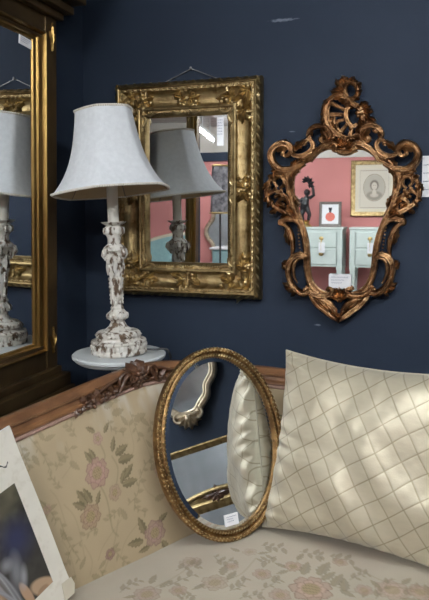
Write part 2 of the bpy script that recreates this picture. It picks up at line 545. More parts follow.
def rblob(mb, x, y, r, h=1.5, flip=False, sq=.8):
    if flip: x, y = flipx((x, y))
    mb.blob(RP(x, y, h), r*KPX, r*KPX*sq, r*KPX, n=8, m=6)


rt = thing('rococo_mirror', 'cartouche shaped mirror in pierced copper gold scrollwork frame on blue wall', 'mirror', (-.25, 0, .96))
LEFT = [(344.8, 150.5), (338, 150.2), (333, 149.2), (327, 149.5), (321, 152), (315.5, 156), (310.5, 160.8), (304.5, 163.5), (299, 168), (295.5, 174),
        (293.8, 182), (294, 192), (296, 202), (299.5, 212), (303, 222), (306.5, 233), (308.8, 244), (309.6, 256), (310, 267), (311.8, 278),
        (316, 286), (323, 291), (331, 292.5), (340, 291.5)]
outline = LEFT+[flipx(p) for p in reversed(LEFT[1:-1])]
oc = spline(outline, 4, True)
m = MB(); m.prism([(p[0], p[1]) for p in oc], RP, -1.6, -1.1)
m.build('mirror_glass', M['mirror'], rt, smooth=0)


def offs(pts, d):
    """offset a closed photo outline away from its middle"""
    P = [np.array(p[:2], float) for p in pts]; k = len(P); out = []
    cx = sum(p[0] for p in P)/k; cy = sum(p[1] for p in P)/k
    area = sum(P[i][0]*P[(i+1) % k][1]-P[(i+1) % k][0]*P[i][1] for i in range(k))
    s = 1 if area > 0 else -1
    for i in range(k):
        t = P[(i+1) % k]-P[i-1]; L_ = np.hypot(*t) or 1
        out.append(P[i]+np.array([t[1], -t[0]])/L_*d*s)
    return out


m = MB()
m.tube([RP(p[0], p[1], .6) for p in offs(oc, .7)], 1.25*KPX, 8, 1.2, up=(0, -1, 0), closed=True)
m.build('inner_rim', M['bronze'], rt)
m = MB()
for d, r, h in ((2.4, 1.1, .9), (4.3, 1.75, 1.9)):
    m.tube([RP(p[0], p[1], h) for p in offs(oc, d)], r*KPX, 8, 1.1, up=(0, -1, 0), closed=True)
m.build('rim', M['bronze'], rt)

for fl in (False, True):
    m = MB()                                           # ear: big upper C scroll with its curl and linking scrolls
    rtube(m, [(305, 163.5), (298, 167), (291.5, 169.2), (281, 169.2), (273.6, 163), (271.2, 154.5), (275, 147.5), (282.5, 143.8), (289.8, 146.2), (291.5, 151.8), (287.2, 156), (281.8, 154.2)],
          [1.8, 2.6, 3.0, 3.4, 3.6, 3.4, 3.4, 3.6, 2.8, 2.0, 1.6], 2, fl)
    rtube(m, [(297, 171), (288, 172.5), (279, 172), (272, 167)], [.8, 1.5, 1.5, .7], 2.6, fl)
    rblob(m, 283, 153.5, 2.2, 2.6, fl)
    rleaf(m, 276, 149, 291, 145, 3.4, 2.5, 2.2, -.5, fl)
    rtube(m, [(290.5, 150), (294.7, 155.4), (302, 156.2), (310, 152), (313.4, 145.4), (310.4, 140.6), (305.4, 141.6), (305, 146)],
          [1.4, 2.4, 2.7, 2.7, 2.4, 2.2, 1.8, 1.4], 1.8, fl)
    rleaf(m, 293, 150.5, 307, 140.5, 2.8, 2.6, 1.4, .4, fl)
    rblob(m, 306, 143.5, 1.9, 2.6, fl)
    for (a, c, d, e, w, cu) in ((283, 169, 272, 171.5, 2.4, -.4), (292, 168, 297, 160, 2.2, .5), (274, 160, 268.6, 152, 2.2, .4), (281, 144.6, 288, 140.6, 2.2, .5), (300, 166, 293, 176, 2.6, -.3), (298, 156, 303, 162, 2.0, .3)):
        rleaf(m, a, c, d, e, w, 2.4, 2.0, cu, fl)
    m.build('ear_scroll', M['bronze'], rt)
    m = MB()
    rtube(m, [(315, 147), (311, 141), (308.9, 135.5), (311, 129.8), (317.5, 126.4), (325.6, 127.6), (330.2, 133), (329.4, 139.4), (324.6, 142.6), (320.6, 139.6), (322.6, 136.4)],
          [1.2, 2.2, 2.4, 2.6, 2.8, 3.0, 2.8, 2.4, 2.0, 1.6], 2, fl)
    rleaf(m, 330, 141, 322, 128, 3.0, 2.4, 2.2, .6, fl)
    rtube(m, [(310, 161.5), (315.5, 153.2), (323, 147), (331.5, 143.6), (336.4, 146), (335.6, 150), (332.4, 149.6)], [1.5, 2.4, 2.8, 2.8, 2.6, 2.2, 1.6], 2.6, fl)
    for (a, c, d, e, w, cu) in ((312, 131, 307, 138, 2.2, .4), (326, 143, 333, 136, 2.8, -.5), (319, 151, 311, 150, 2.2, .4), (330, 128, 334, 136, 2.2, .3)):
        rleaf(m, a, c, d, e, w, 2.4, 2.2, cu, fl)
    m.build('shoulder_scroll', M['bronze'], rt)
    m = MB()                                           # pierced foliage at the widest point
    rtube(m, [(277, 172), (271, 180), (267.5, 189), (268.4, 199), (275, 206.5), (284.5, 212), (294, 219), (300, 225)], [1.6, 2.2, 2.6, 2.4, 2.4, 2.6, 2.4, 1.6], 1.6, fl)
    rtube(m, [(291, 170.5), (287.5, 178), (288.5, 187), (291.5, 197), (294.4, 208), (299.6, 219)], [1.8, 2.4, 2.6, 2.6, 2.4, 1.8], 1.8, fl)
    rtube(m, [(269, 195), (275, 191), (281, 193.5), (288, 198)], [1.6, 2.2, 2.2, 1.8], 1.8, fl)
    rtube(m, [(276, 206), (281, 199.4), (288, 199), (291, 206), (286, 211)], [1.4, 2, 2, 2, 1.2], 2.2, fl)
    rtube(m, [(278, 187), (274.6, 181), (279, 176.4), (284.4, 178.6), (284.6, 184.8), (280, 188.4)], [1.3, 1.8, 2.0, 2.0, 1.8, 1.2], 2.6, fl)
    for (a, c, d, e, w, cu) in ((271, 193, 266, 184, 2.2, .3), (273, 200, 268, 207, 2.0, -.3), (280, 178, 274, 173, 2.2, .4), (287, 181, 283, 172, 2.4, -.3), (283, 192, 276, 197, 2.4, .5),
                                (288, 204, 296, 214, 3.0, .4), (291, 176, 290, 190, 2.2, 0), (285, 210, 296, 219, 2.6, -.4), (278, 203, 285, 208, 2.2, .5)):
        rleaf(m, a, c, d, e, w, 2.6, 2.0, cu, fl)
    for x, y, r in ((276, 189, 2.2), (282, 190.6, 2.0), (270.6, 186, 1.7), (284, 204.6, 1.8), (276.4, 196.8, 1.9), (288.6, 193, 2.0), (272.6, 203, 1.5)): rblob(m, x, y, r, 3.4, fl)
    for (a, c, d, e, w, cu) in ((269, 182, 263.6, 190, 2.4, .5), (268, 197, 264.6, 201.6, 2.0, .3), (277, 209, 270.4, 213, 2.2, .4), (291, 213, 281, 217, 2.4, .4), (294, 196, 299, 206, 2.0, .2), (284, 196, 290, 204, 2.6, .4), (275, 179, 268.6, 176, 2.2, -.4)):
        rleaf(m, a, c, d, e, w, 2.6, 2.4, cu, fl)
    m.build('side_foliage', M['bronze'], rt)
    m = MB()                                           # long leaf below it and the pearl string
    rtube(m, [(299.6, 222), (291, 219.5), (282.5, 220.6), (280.6, 223), (285.4, 224.6), (289.8, 230), (292.6, 239), (293.2, 248.4), (291.6, 257.6)], [1.2, 2.4, 2.6, 2.2, 2.2, 2.6, 2.6, 2.2, .9], 1.8, fl)
    rleaf(m, 287.5, 228, 289, 244, 2.6, 2.2, 1.6, -.3, fl)
    rleaf(m, 289.6, 233, 285, 229.4, 1.8, 1.6, 1.6, 0, fl, 2)
    m.build('leaf_spray', M['bronze'], rt)
    m = MB()
    for i in range(9): rblob(m, 298.4+.24*i+.12*max(0, i-5), 227.5+3.4*i, 1.1-.03*i, 1.3, fl)
    m.build('pearl_string', M['bronze'], rt)
    m = MB()
    for i in range(7): rblob(m, 304.4+.42*i+(.06*i*i), 266+3.2*i, 1.15, 1.3, fl)
    m.build('pearl_string', M['bronze'], rt)
    m = MB()                                           # lower C scroll
    rtube(m, [(305.6, 262), (306, 257), (301, 254.4), (294.4, 256.8), (289.8, 263.6), (288.8, 273), (291.4, 282.6), (297, 289.8), (303.4, 293.4), (308.6, 292), (309.8, 287.8), (306.2, 286.2)],
          [1.4, 2.4, 2.8, 3.0, 3.2, 3.0, 3.0, 3.2, 3.2, 2.8, 2.2, 1.6], 2, fl)
    rtube(m, [(304, 258), (298, 259.6), (294.4, 266), (294.4, 275), (298, 283)], [.8, 1.5, 1.6, 1.5, .7], 2.8, fl)
    rblob(m, 305.6, 289.4, 2.6, 2.8, fl)
    for (a, c, d, e, w) in ((290.6, 271, 282.4, 263, 2.6), (289.4, 263, 283.6, 261, 1.8), (294, 287.4, 283.6, 283.4, 2.6), (297, 290, 286, 289, 2.2), (297, 291, 291, 296, 1.7)): rleaf(m, a, c, d, e, w, 2, 1.2, .4, fl, 2)
    rtube(m, [(309.5, 290.6), (316, 294.6), (323.6, 295.8), (329.6, 294.4), (332.6, 290.4), (329.4, 287.8), (327, 290.4)], [2.0, 2.6, 2.6, 2.6, 2.4, 2.0, 1.5], 2.6, fl)
    m.build('lower_scroll', M['bronze'], rt)

m = MB()                                               # pendant below the rim
for fl in (False, True):
    rtube(m, [(310, 293), (313, 299), (318.5, 305.4), (326, 311), (333, 316.4), (338.6, 320)], [1.4, 2.2, 2.6, 2.8, 2.8, 1.8], 1.4, fl)
    rtube(m, [(317, 299), (324, 299.6), (331, 303.6), (336.4, 310.6)], [1.2, 2.2, 2.4, 1.8], 2.0, fl)
    for (a, c, d, e, w, cu) in ((318, 300, 330, 311, 3.0, .3), (314.4, 297, 321, 306, 2.2, .3), (325, 302, 335, 314, 2.8, .2), (331, 305, 338, 318, 2.4, 0)): rleaf(m, a, c, d, e, w, 2.4, 1.6, cu, fl)
rblob(m, 338.8, 317.6, 3.0, 2.2); rleaf(m, 338.8, 313, 338.6, 322, 2.4, 2.6, 2.2)
m.build('pendant', M['bronze'], rt)
m = MB()                                               # little fan in the middle of the lower rim
for k in range(-2, 3): rleaf(m, 339.6+k*.8, 300, 339.6+k*3.6, 287.4+abs(k)*1.6, 2.0, 2.6, 2.6, 0, False, 1)
rblob(m, 339.5, 299.6, 2.8, 3)
m.build('lower_fan', M['bronze'], rt)
m = MB()                                               # fan shell on the middle of the upper rim
for k in range(-4, 5): rleaf(m, 344.8+k*.7, 149.5, 344.8+k*3.1, 136.2+.5*k*k*.55, 2.0, 2.6, 2.2, 0, False, 1)
rblob(m, 344.8, 148.4, 4.2, 2.2, False, .6)
rtube(m, [(335, 149.4), (339.4, 152), (344.8, 152.8), (350.4, 152), (354.8, 149.4)], [1.6, 2.2, 2.6, 2.2, 1.6], 2.2)
for x in (335.6, 354.2): rblob(m, x, 147.6, 2.8, 3.2)
m.build('shell', M['bronze'], rt)
m = MB()                                               # pierced asymmetric crest
rtube(m, [(339.6, 99.6), (343.4, 101), (344.2, 97.6), (339.6, 95), (333, 97.8), (327.6, 103.6), (325.2, 112), (326, 121), (329.6, 129.6), (336, 137)], [1.5, 2.2, 2.6, 2.6, 2.6, 2.6, 2.6, 2.6, 2.4, 2.0], 2.4)
rtube(m, [(331.6, 102.6), (328.4, 110), (328.4, 118), (331, 126)], [.9, 1.7, 1.8, .9], 3)
for (a, c, d, e, w) in ((349, 113, 331, 103.4, 2.3), (349, 115.6, 328, 115.2, 2.5), (348.4, 119, 331, 124.4, 2.3), (349.4, 122.6, 340.4, 133.4, 2.3), (353, 125.4, 350.4, 136, 2.4)):
    rtube(m, [(a, c), ((a+d)/2, (c+e)/2-.6), (d, e)], [w*.7, w*.8, w*1.05], 1.2)
rtube(m, [(355.4, 106), (350, 107), (346.8, 111.4), (346.6, 117.4), (349, 123.4), (353.4, 126.6), (357.2, 124.4)], [1.6, 2.0, 2.3, 2.3, 2.3, 2.0, 1.6], 2.4)
rblob(m, 351.4, 128, 2.5, 3.2)
rtube(m, [(331, 119), (333.4, 128), (339, 135), (347, 138.4), (355, 136.8), (361, 131)], [1.4, 2.2, 2.6, 2.6, 2.4, 1.6], 2)
rtube(m, [(331, 119.6), (334.4, 118), (334.6, 123), (337, 129), (343, 133)], [.9, 1.5, 1.7, 1.7, .8], 3.2)
rtube(m, [(343, 101), (350, 104), (357, 106.4), (362, 113), (363.4, 122), (361, 130)], [2.2, 2.8, 2.8, 2.6, 2.4, 1.6], 1.6)
for (a, c, d, e, w, cu) in ((356, 110, 364, 104.6, 2.8, .5), (360, 112, 370, 106.6, 2.8, .4), (358, 117, 366, 113.6, 2.6, .3), (363, 113, 369.6, 118, 2.4, .5), (364, 117, 371, 122.6, 2.4, .4),
                            (368, 120, 376.4, 127, 2.6, .4), (370, 118, 376, 121, 1.8, .3), (362, 122, 358.4, 132, 2.8, -.4), (372, 124, 377, 131, 1.8, .3), (327, 104, 322.6, 113, 2.3, -.3), (324.4, 110, 322.6, 121, 2.2, 0)):
    rleaf(m, a, c, d, e, w, 2.8, 1.8, cu)
rtube(m, [(369.6, 121), (365.4, 127), (364.6, 133.6), (361.6, 139)], [1.6, 2.2, 2.0, 1.4], 1.6)
rtube(m, [(372, 122), (376, 127.4), (376.4, 132), (373, 130)], [1.6, 2.2, 2.0, 1.2], 1.6)
for x, y, r in ((358, 113.4, 2.4), (362, 109.4, 2.0), (358.6, 116.6, 1.9), (366.6, 110.6, 1.8), (357.4, 136, 2.2), (333.6, 138, 2.0)): rblob(m, x, y, r, 3.4)
for (a, c, d, e, w, cu) in ((330, 100, 324, 108, 2.8, -.4), (326, 118, 322, 127, 2.6, -.3), (340, 96, 345, 105, 2.8, .4), (332, 122, 338, 132, 3.0, .5), (345, 104, 354, 108, 3.2, .3), (361, 108, 367.6, 103, 3.2, .5), (359, 120, 366, 127, 3.0, .4), (364, 110, 373, 112, 2.8, .3), (357, 128, 362, 137, 2.8, .3), (338, 140, 346, 137, 2.8, .3), (360, 139, 352, 137, 2.8, -.3)):
    rleaf(m, a, c, d, e, w, 3.0, 2.2, cu)
m.build('crest', M['bronze'], rt)
m = MB()                                               # top knot with its round eye
rtube(m, [(346, 97.6), (351.6, 99.8), (357, 96.6), (358.2, 90), (355.2, 84.4), (350.4, 82.6), (346, 86), (345.4, 92), (347.4, 97)], [2.0, 2.4, 2.4, 2.4, 2.5, 2.6, 2.4, 2.2, 1.8], 2)
for (a, c, d, e, w, cu) in ((347, 85, 339, 82.4, 3.0, -.5), (346, 89, 336, 84.6, 2.6, -.4), (345, 92, 333.4, 89.6, 2.8, .4), (344, 95, 334, 94.4, 2.5, .4), (349, 83, 345.6, 77.8, 2.6, .5), (351, 83, 351.4, 78.2, 2.4, .3),
                            (354, 85, 357.4, 81, 2.3, .4), (357, 89, 361.4, 87, 2.1, .4), (357, 93, 361, 94.2, 2.0, -.3), (344, 87, 340.6, 79.6, 2.4, .5)):
    rleaf(m, a, c, d, e, w, 2.6, 1.6, cu)
for x, y, r in ((343.4, 88.6, 2.6), (340.4, 91.6, 2.0), (346.6, 82.8, 2.0)): rblob(m, x, y, r, 3)
for (a, c, d, e, w, cu) in ((345, 90, 336.4, 80.6, 3.4, .5), (344, 94, 331.6, 92, 3.2, .3), (345, 97, 333.6, 97.6, 2.8, .3), (347, 83, 342.6, 76.6, 3.0, .4), (352, 83, 354.6, 77.6, 2.6, .4), (357, 87, 361.6, 83.4, 2.2, .4), (357.6, 92, 362, 91, 2.0, .4), (354, 98, 359.6, 99.6, 2.2, .4)):
    rleaf(m, a, c, d, e, w, 3.0, 2.4, cu)
m.build('top_knot', M['bronze'], rt)

# ------------------------------------------------------------------ tall mirror on the left wall
TX = -1.113                                            # plane of its glass
TROT = math.radians(.9)
TMX = Matrix.Translation((TX-.0135, -.69, .74)) @ Matrix.Rotation(TROT, 4, 'Y') @ Matrix.Translation((-TX, .69, -.74))
tt = thing('trumeau_mirror', 'tall dark bronze pier mirror with gilt mouldings hung on the left wall', 'mirror', (TX, -.69, .74))


def TF(y, z, x): return Vector((TX+x, y, z))


y1, y0 = -.318, -1.06                                  # pilaster outer edges
ZB, ZT = .817, 1.905
m = MB(); m.box((WLX+.002, y0+.02, .78), (TX-.006, y1-.02, 2.0)); m.build('backboard', M['trumeau'], tt, smooth=0)
g0, g1, gzb, gzt = -.953, -.425, .908, 1.818           # glass opening
m = MB(); m.box((TX-.004, g0-.01, gzb-.01), (TX, g1+.01, gzt+.01)); m.build('mirror_glass', M['mirror'], tt, smooth=0)
for s, (ya, yb) in ((1, (-.378, y1)), (-1, (y0, -1.0))):
    m = MB(); m.box((TX-.03, ya, ZB), (TX+.020, yb, ZT))
    bez(m.build('pilaster', M['trumeau'], tt, smooth=0), .003)
m = MB()
TG = lambda x, y, h: Vector((TX+h, -x-.6885, y))
fw, fh = (g1-g0)+.094, (gzt-gzb)+.06
cz = (gzb+gzt)/2
P = [(0, 0), (0, .021), (.003, .027), (.009, .028), (.012, .022), (.013, .014), (.022, .011), (.024, .014), (.031, .014), (.034, .008), (.044, .005), (.047, .0)]
vs = []
for d, h in P:
    for sx, sy in ((-1, -1), (1, -1), (1, 1), (-1, 1)):
        vs.append(Vector((TX+h, (g0+g1)/2+sx*(fw/2-d), cz+sy*((gzt-gzb)/2+.030-d*.66))))
k = len(P)
m.add(vs, [(i*4+j, i*4+(j+1) % 4, (i+1)*4+(j+1) % 4, (i+1)*4+j) for i in range(k-1) for j in range(4)])
m.build('inner_moulding', M['trumeau_gilt'], tt, smooth=30)
m = MB(); m.box((TX-.03, -1.0, gzt+.012), (TX+.016, -.378, ZT)); m.build('frieze', M['trumeau'], tt, smooth=0)
m = MB(); m.box((TX-.03, -1.0, ZB), (TX+.016, -.378, gzb-.012)); m.build('lower_panel', M['trumeau'], tt, smooth=0)


def stepped(name, steps, material):
    """horizontal moulding: (z0, z1, projection in x, projection in y)"""
    m = MB()
    for z0, z1, px_, py_ in steps:
        m.box((WLX+.003, y0-py_, z0), (TX+.020+px_, y1+py_, z1))
    return bez(m.build(name, material, tt, smooth=0), .004, 2)


stepped('cornice', ((1.90, 1.922, .018, .014), (1.922, 1.945, .042, .036), (1.945, 1.957, .034, .030), (1.957, 1.99, .070, .062), (1.99, 2.012, .094, .082), (2.012, 2.08, .106, .098), (2.08, 2.10, .125, .118)), M['trumeau'])
stepped('base_moulding', ((.795, .82, .012, .008), (.757, .797, .034, .026), (.738, .757, .045, .034), (.71, .738, .075, .062), (.69, .712, .05, .04)), M['trumeau'])
for z in (1.80, .865):
    for yy in (-.346, -1.03):
        m = MB()
        Lf = lambda a, c, h: Vector((TX+.020+h, a, c))
        m.leaf(Lf, yy, z, PI/2, .085, .006, .001, .006, 5)
        m.leaf(Lf, yy, z+.02, PI/2+.4, .040, .004, .001, .006, 2)
        m.leaf(Lf, yy, z+.02, PI/2-.4, .040, .004, .001, .006, 2)
        for j in range(6): m.blob(Lf(yy+.002*(-1)**j, z+.006+.014*j, .004), .0038, n=7, m=5)
        m.build('drop_ornament', M['trumeau_gilt'], tt)


tt.rotation_euler.y = TROT; tt.location.x -= .0135            # hung with its head leaning out a little

# ------------------------------------------------------------------ side table and lamp
LX, LY, ZTAB = -.903, -.285, .867
st = thing('side_table', 'small round white table behind the sofa back under the lamp', 'table', (LX, LY, 0))
m = MB(); m.lathe([(.10, -.028), (.128, -.026), (.137, -.020), (.139, -.015), (.146, -.011), (.147, -.004), (.143, 0), (.02, 0)], (LX, LY, ZTAB), 48)
m.build('table_top', M['white_paint'], st)
m = MB(); m.lathe([(.018, 0), (.030, .02), (.034, .06), (.022, .12), (.018, .30), (.026, .36), (.020, .42), (.017, .56), (.03, .60), (.05, .615)], (LX, LY, ZTAB-.028-.615), 24)
m.build('pedestal', M['white_paint'], st)
for k in range(3):
    a = k*2*PI/3+.4
    pts = spline([(LX+.015*math.cos(a), LY+.015*math.sin(a), .30), (LX+.07*math.cos(a), LY+.07*math.sin(a), .24), (LX+.10*math.cos(a), LY+.10*math.sin(a), .10), (LX+.145*math.cos(a), LY+.145*math.sin(a), .014)], 6)
    m = MB(); m.tube(pts, [.016-.006*i/len(pts) for i in range(len(pts))], 8); m.build('leg', M['white_paint'], st)

lt = thing('table_lamp', 'white distressed table lamp with linen bell shade on round side table', 'lamp', (LX, LY, ZTAB))
K = .00312
def Z(py): return ZTAB+(352.5-py)*K*1.005
Lc = (LX, LY, 0)
m = MB()
m.lathe([(.083, Z(352.5)), (.0885, Z(351)), (.0885, Z(348.5)), (.084, Z(347)), (.084, Z(341.5)), (.0875, Z(340.6)), (.086, Z(339)), (.072, Z(337.4)), (.069, Z(336)), (.0695, Z(331.5)), (.064, Z(330)), (.042, Z(328.5)), (.029, Z(325)), (.022, Z(321))],
        Lc, 40, lambda a, z: 1+.018*math.cos(4*a))
base = m.build('base', M['distressed'], lt)
m = MB()
for k in range(34):
    a = 2*PI*k/34; m.blob((LX+.085*math.cos(a), LY+.085*math.sin(a), Z(344.2)), .0052, .0052, .0085, n=6, m=5)
for k in range(8):
    a = 2*PI*k/8+.2; r = .068
    m.leaf(lambda x, y, h, a=a: Vector((LX+(r+h)*math.cos(a+x/r), LY+(r+h)*math.sin(a+x/r), y)), -.018, Z(333.6), 0, .036, .007, 0, .006, 2)
m.build('base_carving', M['distressed'], base)


def sq(a, z):                                          # square section with soft corners
    c = max(abs(math.cos(a-.35)), abs(math.sin(a-.35)))
    return (.45+.55/c*.92)


m = MB()
m.lathe([(.020, Z(322)), (.022, Z(319.5)), (.031, Z(317)), (.0335, Z(314.5)), (.031, Z(312)), (.024, Z(310)), (.020, Z(308))], Lc, 24, lambda a, z: 1+.06*math.cos(8*a))
m.lathe([(.0205, Z(308)), (.0215, Z(306)), (.0165, Z(304)), (.0185, Z(280)), (.0210, Z(262)), (.024, Z(256)), (.030, Z(250))], Lc, 32, sq)
m.lathe([(.030, Z(250.5)), (.0365, Z(249)), (.035, Z(246.5)), (.028, Z(244.5)), (.021, Z(242.5)), (.0205, Z(238)), (.023, Z(235)), (.029, Z(232.5)), (.0305, Z(229)), (.028, Z(226)), (.019, Z(224))], Lc, 32)
col_ = m.build('column', M['distressed'], lt)
m = MB()                                               # scrolls, acanthus and husks on the column
for k in range(4):
    a = k*PI/2+.35+PI/4
    rad = Vector((math.cos(a), math.sin(a), 0)); tan = Vector((-rad.y, rad.x, 0)); c0 = Vector((LX, LY, 0))
    m.tube([c0+rad*(.026)+Vector((0, 0, Z(247.6))), c0+rad*.040+Vector((0, 0, Z(249.5))), c0+rad*.043+Vector((0, 0, Z(253.5))), c0+rad*.038+Vector((0, 0, Z(257))), c0+rad*.033+Vector((0, 0, Z(254)))], [.006, .008, .008, .006, .004], 8, 1.0)
    m.leaf(lambda x, y, h, c0=c0, rad=rad, tan=tan: c0+tan*x+rad*(.026+h)+Vector((0, 0, y)), 0, Z(262), PI/2, .036, .012, 0, .009, 3)
    m.leaf(lambda x, y, h, c0=c0, rad=rad, tan=tan: c0+tan*x+rad*(.018+h)+Vector((0, 0, y)), 0, Z(276), PI/2, .045, .008, 0, .007, 3)
    a2 = a-PI/4; rad2 = Vector((math.cos(a2), math.sin(a2), 0)); tan2 = Vector((-rad2.y, rad2.x, 0))
    m.leaf(lambda x, y, h, c0=c0, rad=rad2, tan=tan2: c0+tan*x+rad*(.0195+h)+Vector((0, 0, y)), 0, Z(258), -PI/2, .05, .010, 0, .008, 3)
    for j in range(7): m.blob(c0+rad2*(.0178-.0002*j)+Vector((0, 0, Z(278+3.9*j))), .0075-.0004*j, .0045, .0075, n=7, m=5)
m.build('column_carving', M['distressed'], col_)
for r, zz, w_, l_, nm in ((.0295, 233, .0065, .020, 'capital_carving'), (.031, 317.6, .007, .018, 'knop_carving')):
    m = MB()
    for k in range(10):
        a = 2*PI*k/10
        m.leaf(lambda x, y, h, a=a, r=r: Vector((LX+(r+h)*math.cos(a+x/r), LY+(r+h)*math.sin(a+x/r), y)), 0, Z(zz), PI/2, l_, w_, 0, .004, 1)
    m.build(nm, M['distressed'], col_)
m = MB()
m.lathe([(.016, Z(225.5)), (.026, Z(224)), (.037, Z(221.6)), (.0385, Z(220.8)), (.035, Z(221.6)), (.020, Z(223.2))], Lc, 40, lambda a, z: 1+(.05*math.cos(12*a) if z > Z(222.8) else 0))
m.build('drip_pan', M['distressed'], lt)
m = MB(); m.lathe([(.0172, Z(224)), (.0175, Z(182)), (.0165, Z(178)), (.010, Z(177))], Lc, 20); m.build('candle_sleeve', M['candle'], lt)
m = MB(); m.lathe([(.010, Z(178)), (.013, Z(172)), (.013, Z(168)), (.018, Z(160)), (.026, Z(150)), (.027, Z(144)), (.020, Z(136)), (.006, Z(132.5))], Lc, 20)
m.build('bulb', M['paper'], lt)

ST, SB = 112.0, 191.4
prof_s = spline([(.0925, 0), (.0955, .10), (.1005, .22), (.1075, .36), (.1180, .52), (.1330, .68), (.1535, .83), (.1740, .94), (.1880, 1.0)], 4)
def panel(a, z):                                       # six soft panels
    d = ((a-.75) % (PI/3))-PI/6
    return 1-.55*(1-math.cos(PI/6)/max(.8, math.cos(d)))-.012
sz = lambda t: Z(ST)+(Z(SB)-Z(ST))*t
tilt = Matrix.Translation((LX-.008*RV.x, LY-.008*RV.y, Z(146))) @ Matrix.Rotation(math.radians(-3.9), 4, FV) @ Matrix.Rotation(math.radians(-3.2), 4, RV) @ Matrix.Translation((-LX, -LY, -Z(146)))
def tilted(mb): mb.v = [tuple(tilt @ Vector(p)) for p in mb.v]; return mb
m = MB(); m.lathe([(float(r), sz(float(t))) for r, t in prof_s], Lc, 96, panel, caps=False)
shade = tilted(m).build('lamp_shade', M['shade'], lt, smooth=50)
m = MB(); m.lathe([(float(r)-.003, sz(float(t))) for r, t in prof_s], Lc, 96, panel, caps=False)
o = tilted(m).build('shade_lining', M['shade_in'], shade, smooth=50)
for r, t in ((.0925, .0), (.1885, 1.0)):
    pts = []; rr = []
    nn = int(2*PI*r/.0035)
    for i in range(nn):
        a = 2*PI*i/nn; q = r*panel(a, 0)
        pts.append((LX+q*math.cos(a), LY+q*math.sin(a), sz(t)))
        rr.append(.0030+(.0016 if i % 2 else 0))
    m = MB(); m.tube(pts, rr, 6, closed=True)
    tilted(m).build('braid', M['trim'], shade)
m = MB()
for k in range(6):
    a = .75+k*PI/3
    m.tube([(LX+(float(r)-.0045)*panel(a, 0)*math.cos(a), LY+(float(r)-.0045)*panel(a, 0)*math.sin(a), sz(float(t))) for r, t in prof_s], .0017, 6)
for k in range(3):
    a = .75+k*2*PI/3
    m.tube([(LX+.012*math.cos(a), LY+.012*math.sin(a), sz(.62)), (LX+.110*math.cos(a), LY+.110*math.sin(a), sz(.55))], .0018, 6)
tilted(m).build('shade_frame', M['grey_frame'], shade)
m = MB()
pts = spline([(LX+.085, LY+.02, ZTAB+.010), (LX+.115, LY+.028, ZTAB+.008), (LX+.135, LY+.033, ZTAB+.010), (LX+.153, LY+.036, ZTAB+.002), (LX+.160, LY+.038, ZTAB-.05), (LX+.162, LY+.04, ZTAB-.30), (LX+.17, LY+.06, .05), (LX+.2, LY+.15, .008), (LX+.3, LY+.24, .008)], 8)
m.tube(pts, .0036, 8); m.build('cord', M['black'], lt)
lt.rotation_euler = Matrix.Rotation(math.radians(-1.9), 3, FV).to_euler()     # the old lamp leans a little
M['seam_cloth'] = mat('champagne seam cord', (.50, .45, .34), .45)
M['card_cream'] = mat('cream card', (.66, .60, .47), .8)
OV_AZ, OV_LEAN, OV_RHO = 49, 16, -.01
OV_C, OV_A, OV_B = (-.506, -.472, .689), .2005, .257
OV_S = .976
PR_L = (-.2, -.98, 0)
EXPO = 0.85
# ------------------------------------------------------------------ sofa
SEC = [((-.86, -1.12), (-.985, -1.08, .790), (-.30, -1.42)), ((-.79, -.96), (-.915, -.90, .812), (-.26, -1.30)), ((-.722, -.832), (-.845, -.735, .836), (-.20, -1.20)),
       ((-.645, -.686), (-.79, -.595, .854), (-.13, -1.12)), ((-.569, -.542), (-.73, -.475, .866), (-.05, -1.06)), ((-.50, -.455), (-.655, -.37, .856), (0, -1.03)),
       ((-.42, -.40), (-.53, -.285, .838), (.06, -1.01)), ((-.30, -.375), (-.36, -.235, .820), (.15, -1.0)), ((-.10, -.36), (-.1, -.215, .797), (.30, -.99)),
       ((.40, -.35), (.40, -.205, .785), (.60, -1.0)), ((.85, -.38), (.87, -.24, .80), (.88, -1.02))]
NS = 104
JP = np.array(spline([a for a, b_, c in SEC], NS)); TP = np.array(spline([b_ for a, b_, c in SEC], NS)); QP = np.array(spline([c for a, b_, c in SEC], NS))
nS = len(JP)
tg = np.gradient(TP[:, :2], axis=0); tg /= np.linalg.norm(tg, axis=1)[:, None]
ON = np.stack([-tg[:, 1], tg[:, 0]], 1)               # outward, away from the sitter
sofa = thing('sofa', 'antique carved walnut sofa in faded beige floral upholstery across the foreground', 'sofa', (-.2, -.75, 0))


def grid_obj(name, Pg, color, material, parent, smooth=180):
    """Pg (a, b, 3) vertices, color (a, b, 3) linear albedo of the woven or printed pattern"""
    a, b_, _ = Pg.shape
    idx = np.arange(a*b_).reshape(a, b_)
    fs = np.stack([idx[:-1, :-1], idx[1:, :-1], idx[1:, 1:], idx[:-1, 1:]], -1).reshape(-1, 4)
    me = bpy.data.meshes.new(name)
    me.from_pydata(Pg.reshape(-1, 3).tolist(), [], fs.tolist())
    at = me.color_attributes.new('pattern', 'FLOAT_COLOR', 'POINT')
    c4 = np.concatenate([color.reshape(-1, 3), np.ones((a*b_, 1))], 1).astype(np.float32)
    at.data.foreach_set('color', c4.ravel())
    me.materials.append(material); me.shade_smooth()
    o = bpy.data.objects.new(name, me); COL.objects.link(o)
    if parent is not None:
        o.parent = parent; o.matrix_parent_inverse = parent.matrix_basis.inverted()
    return o


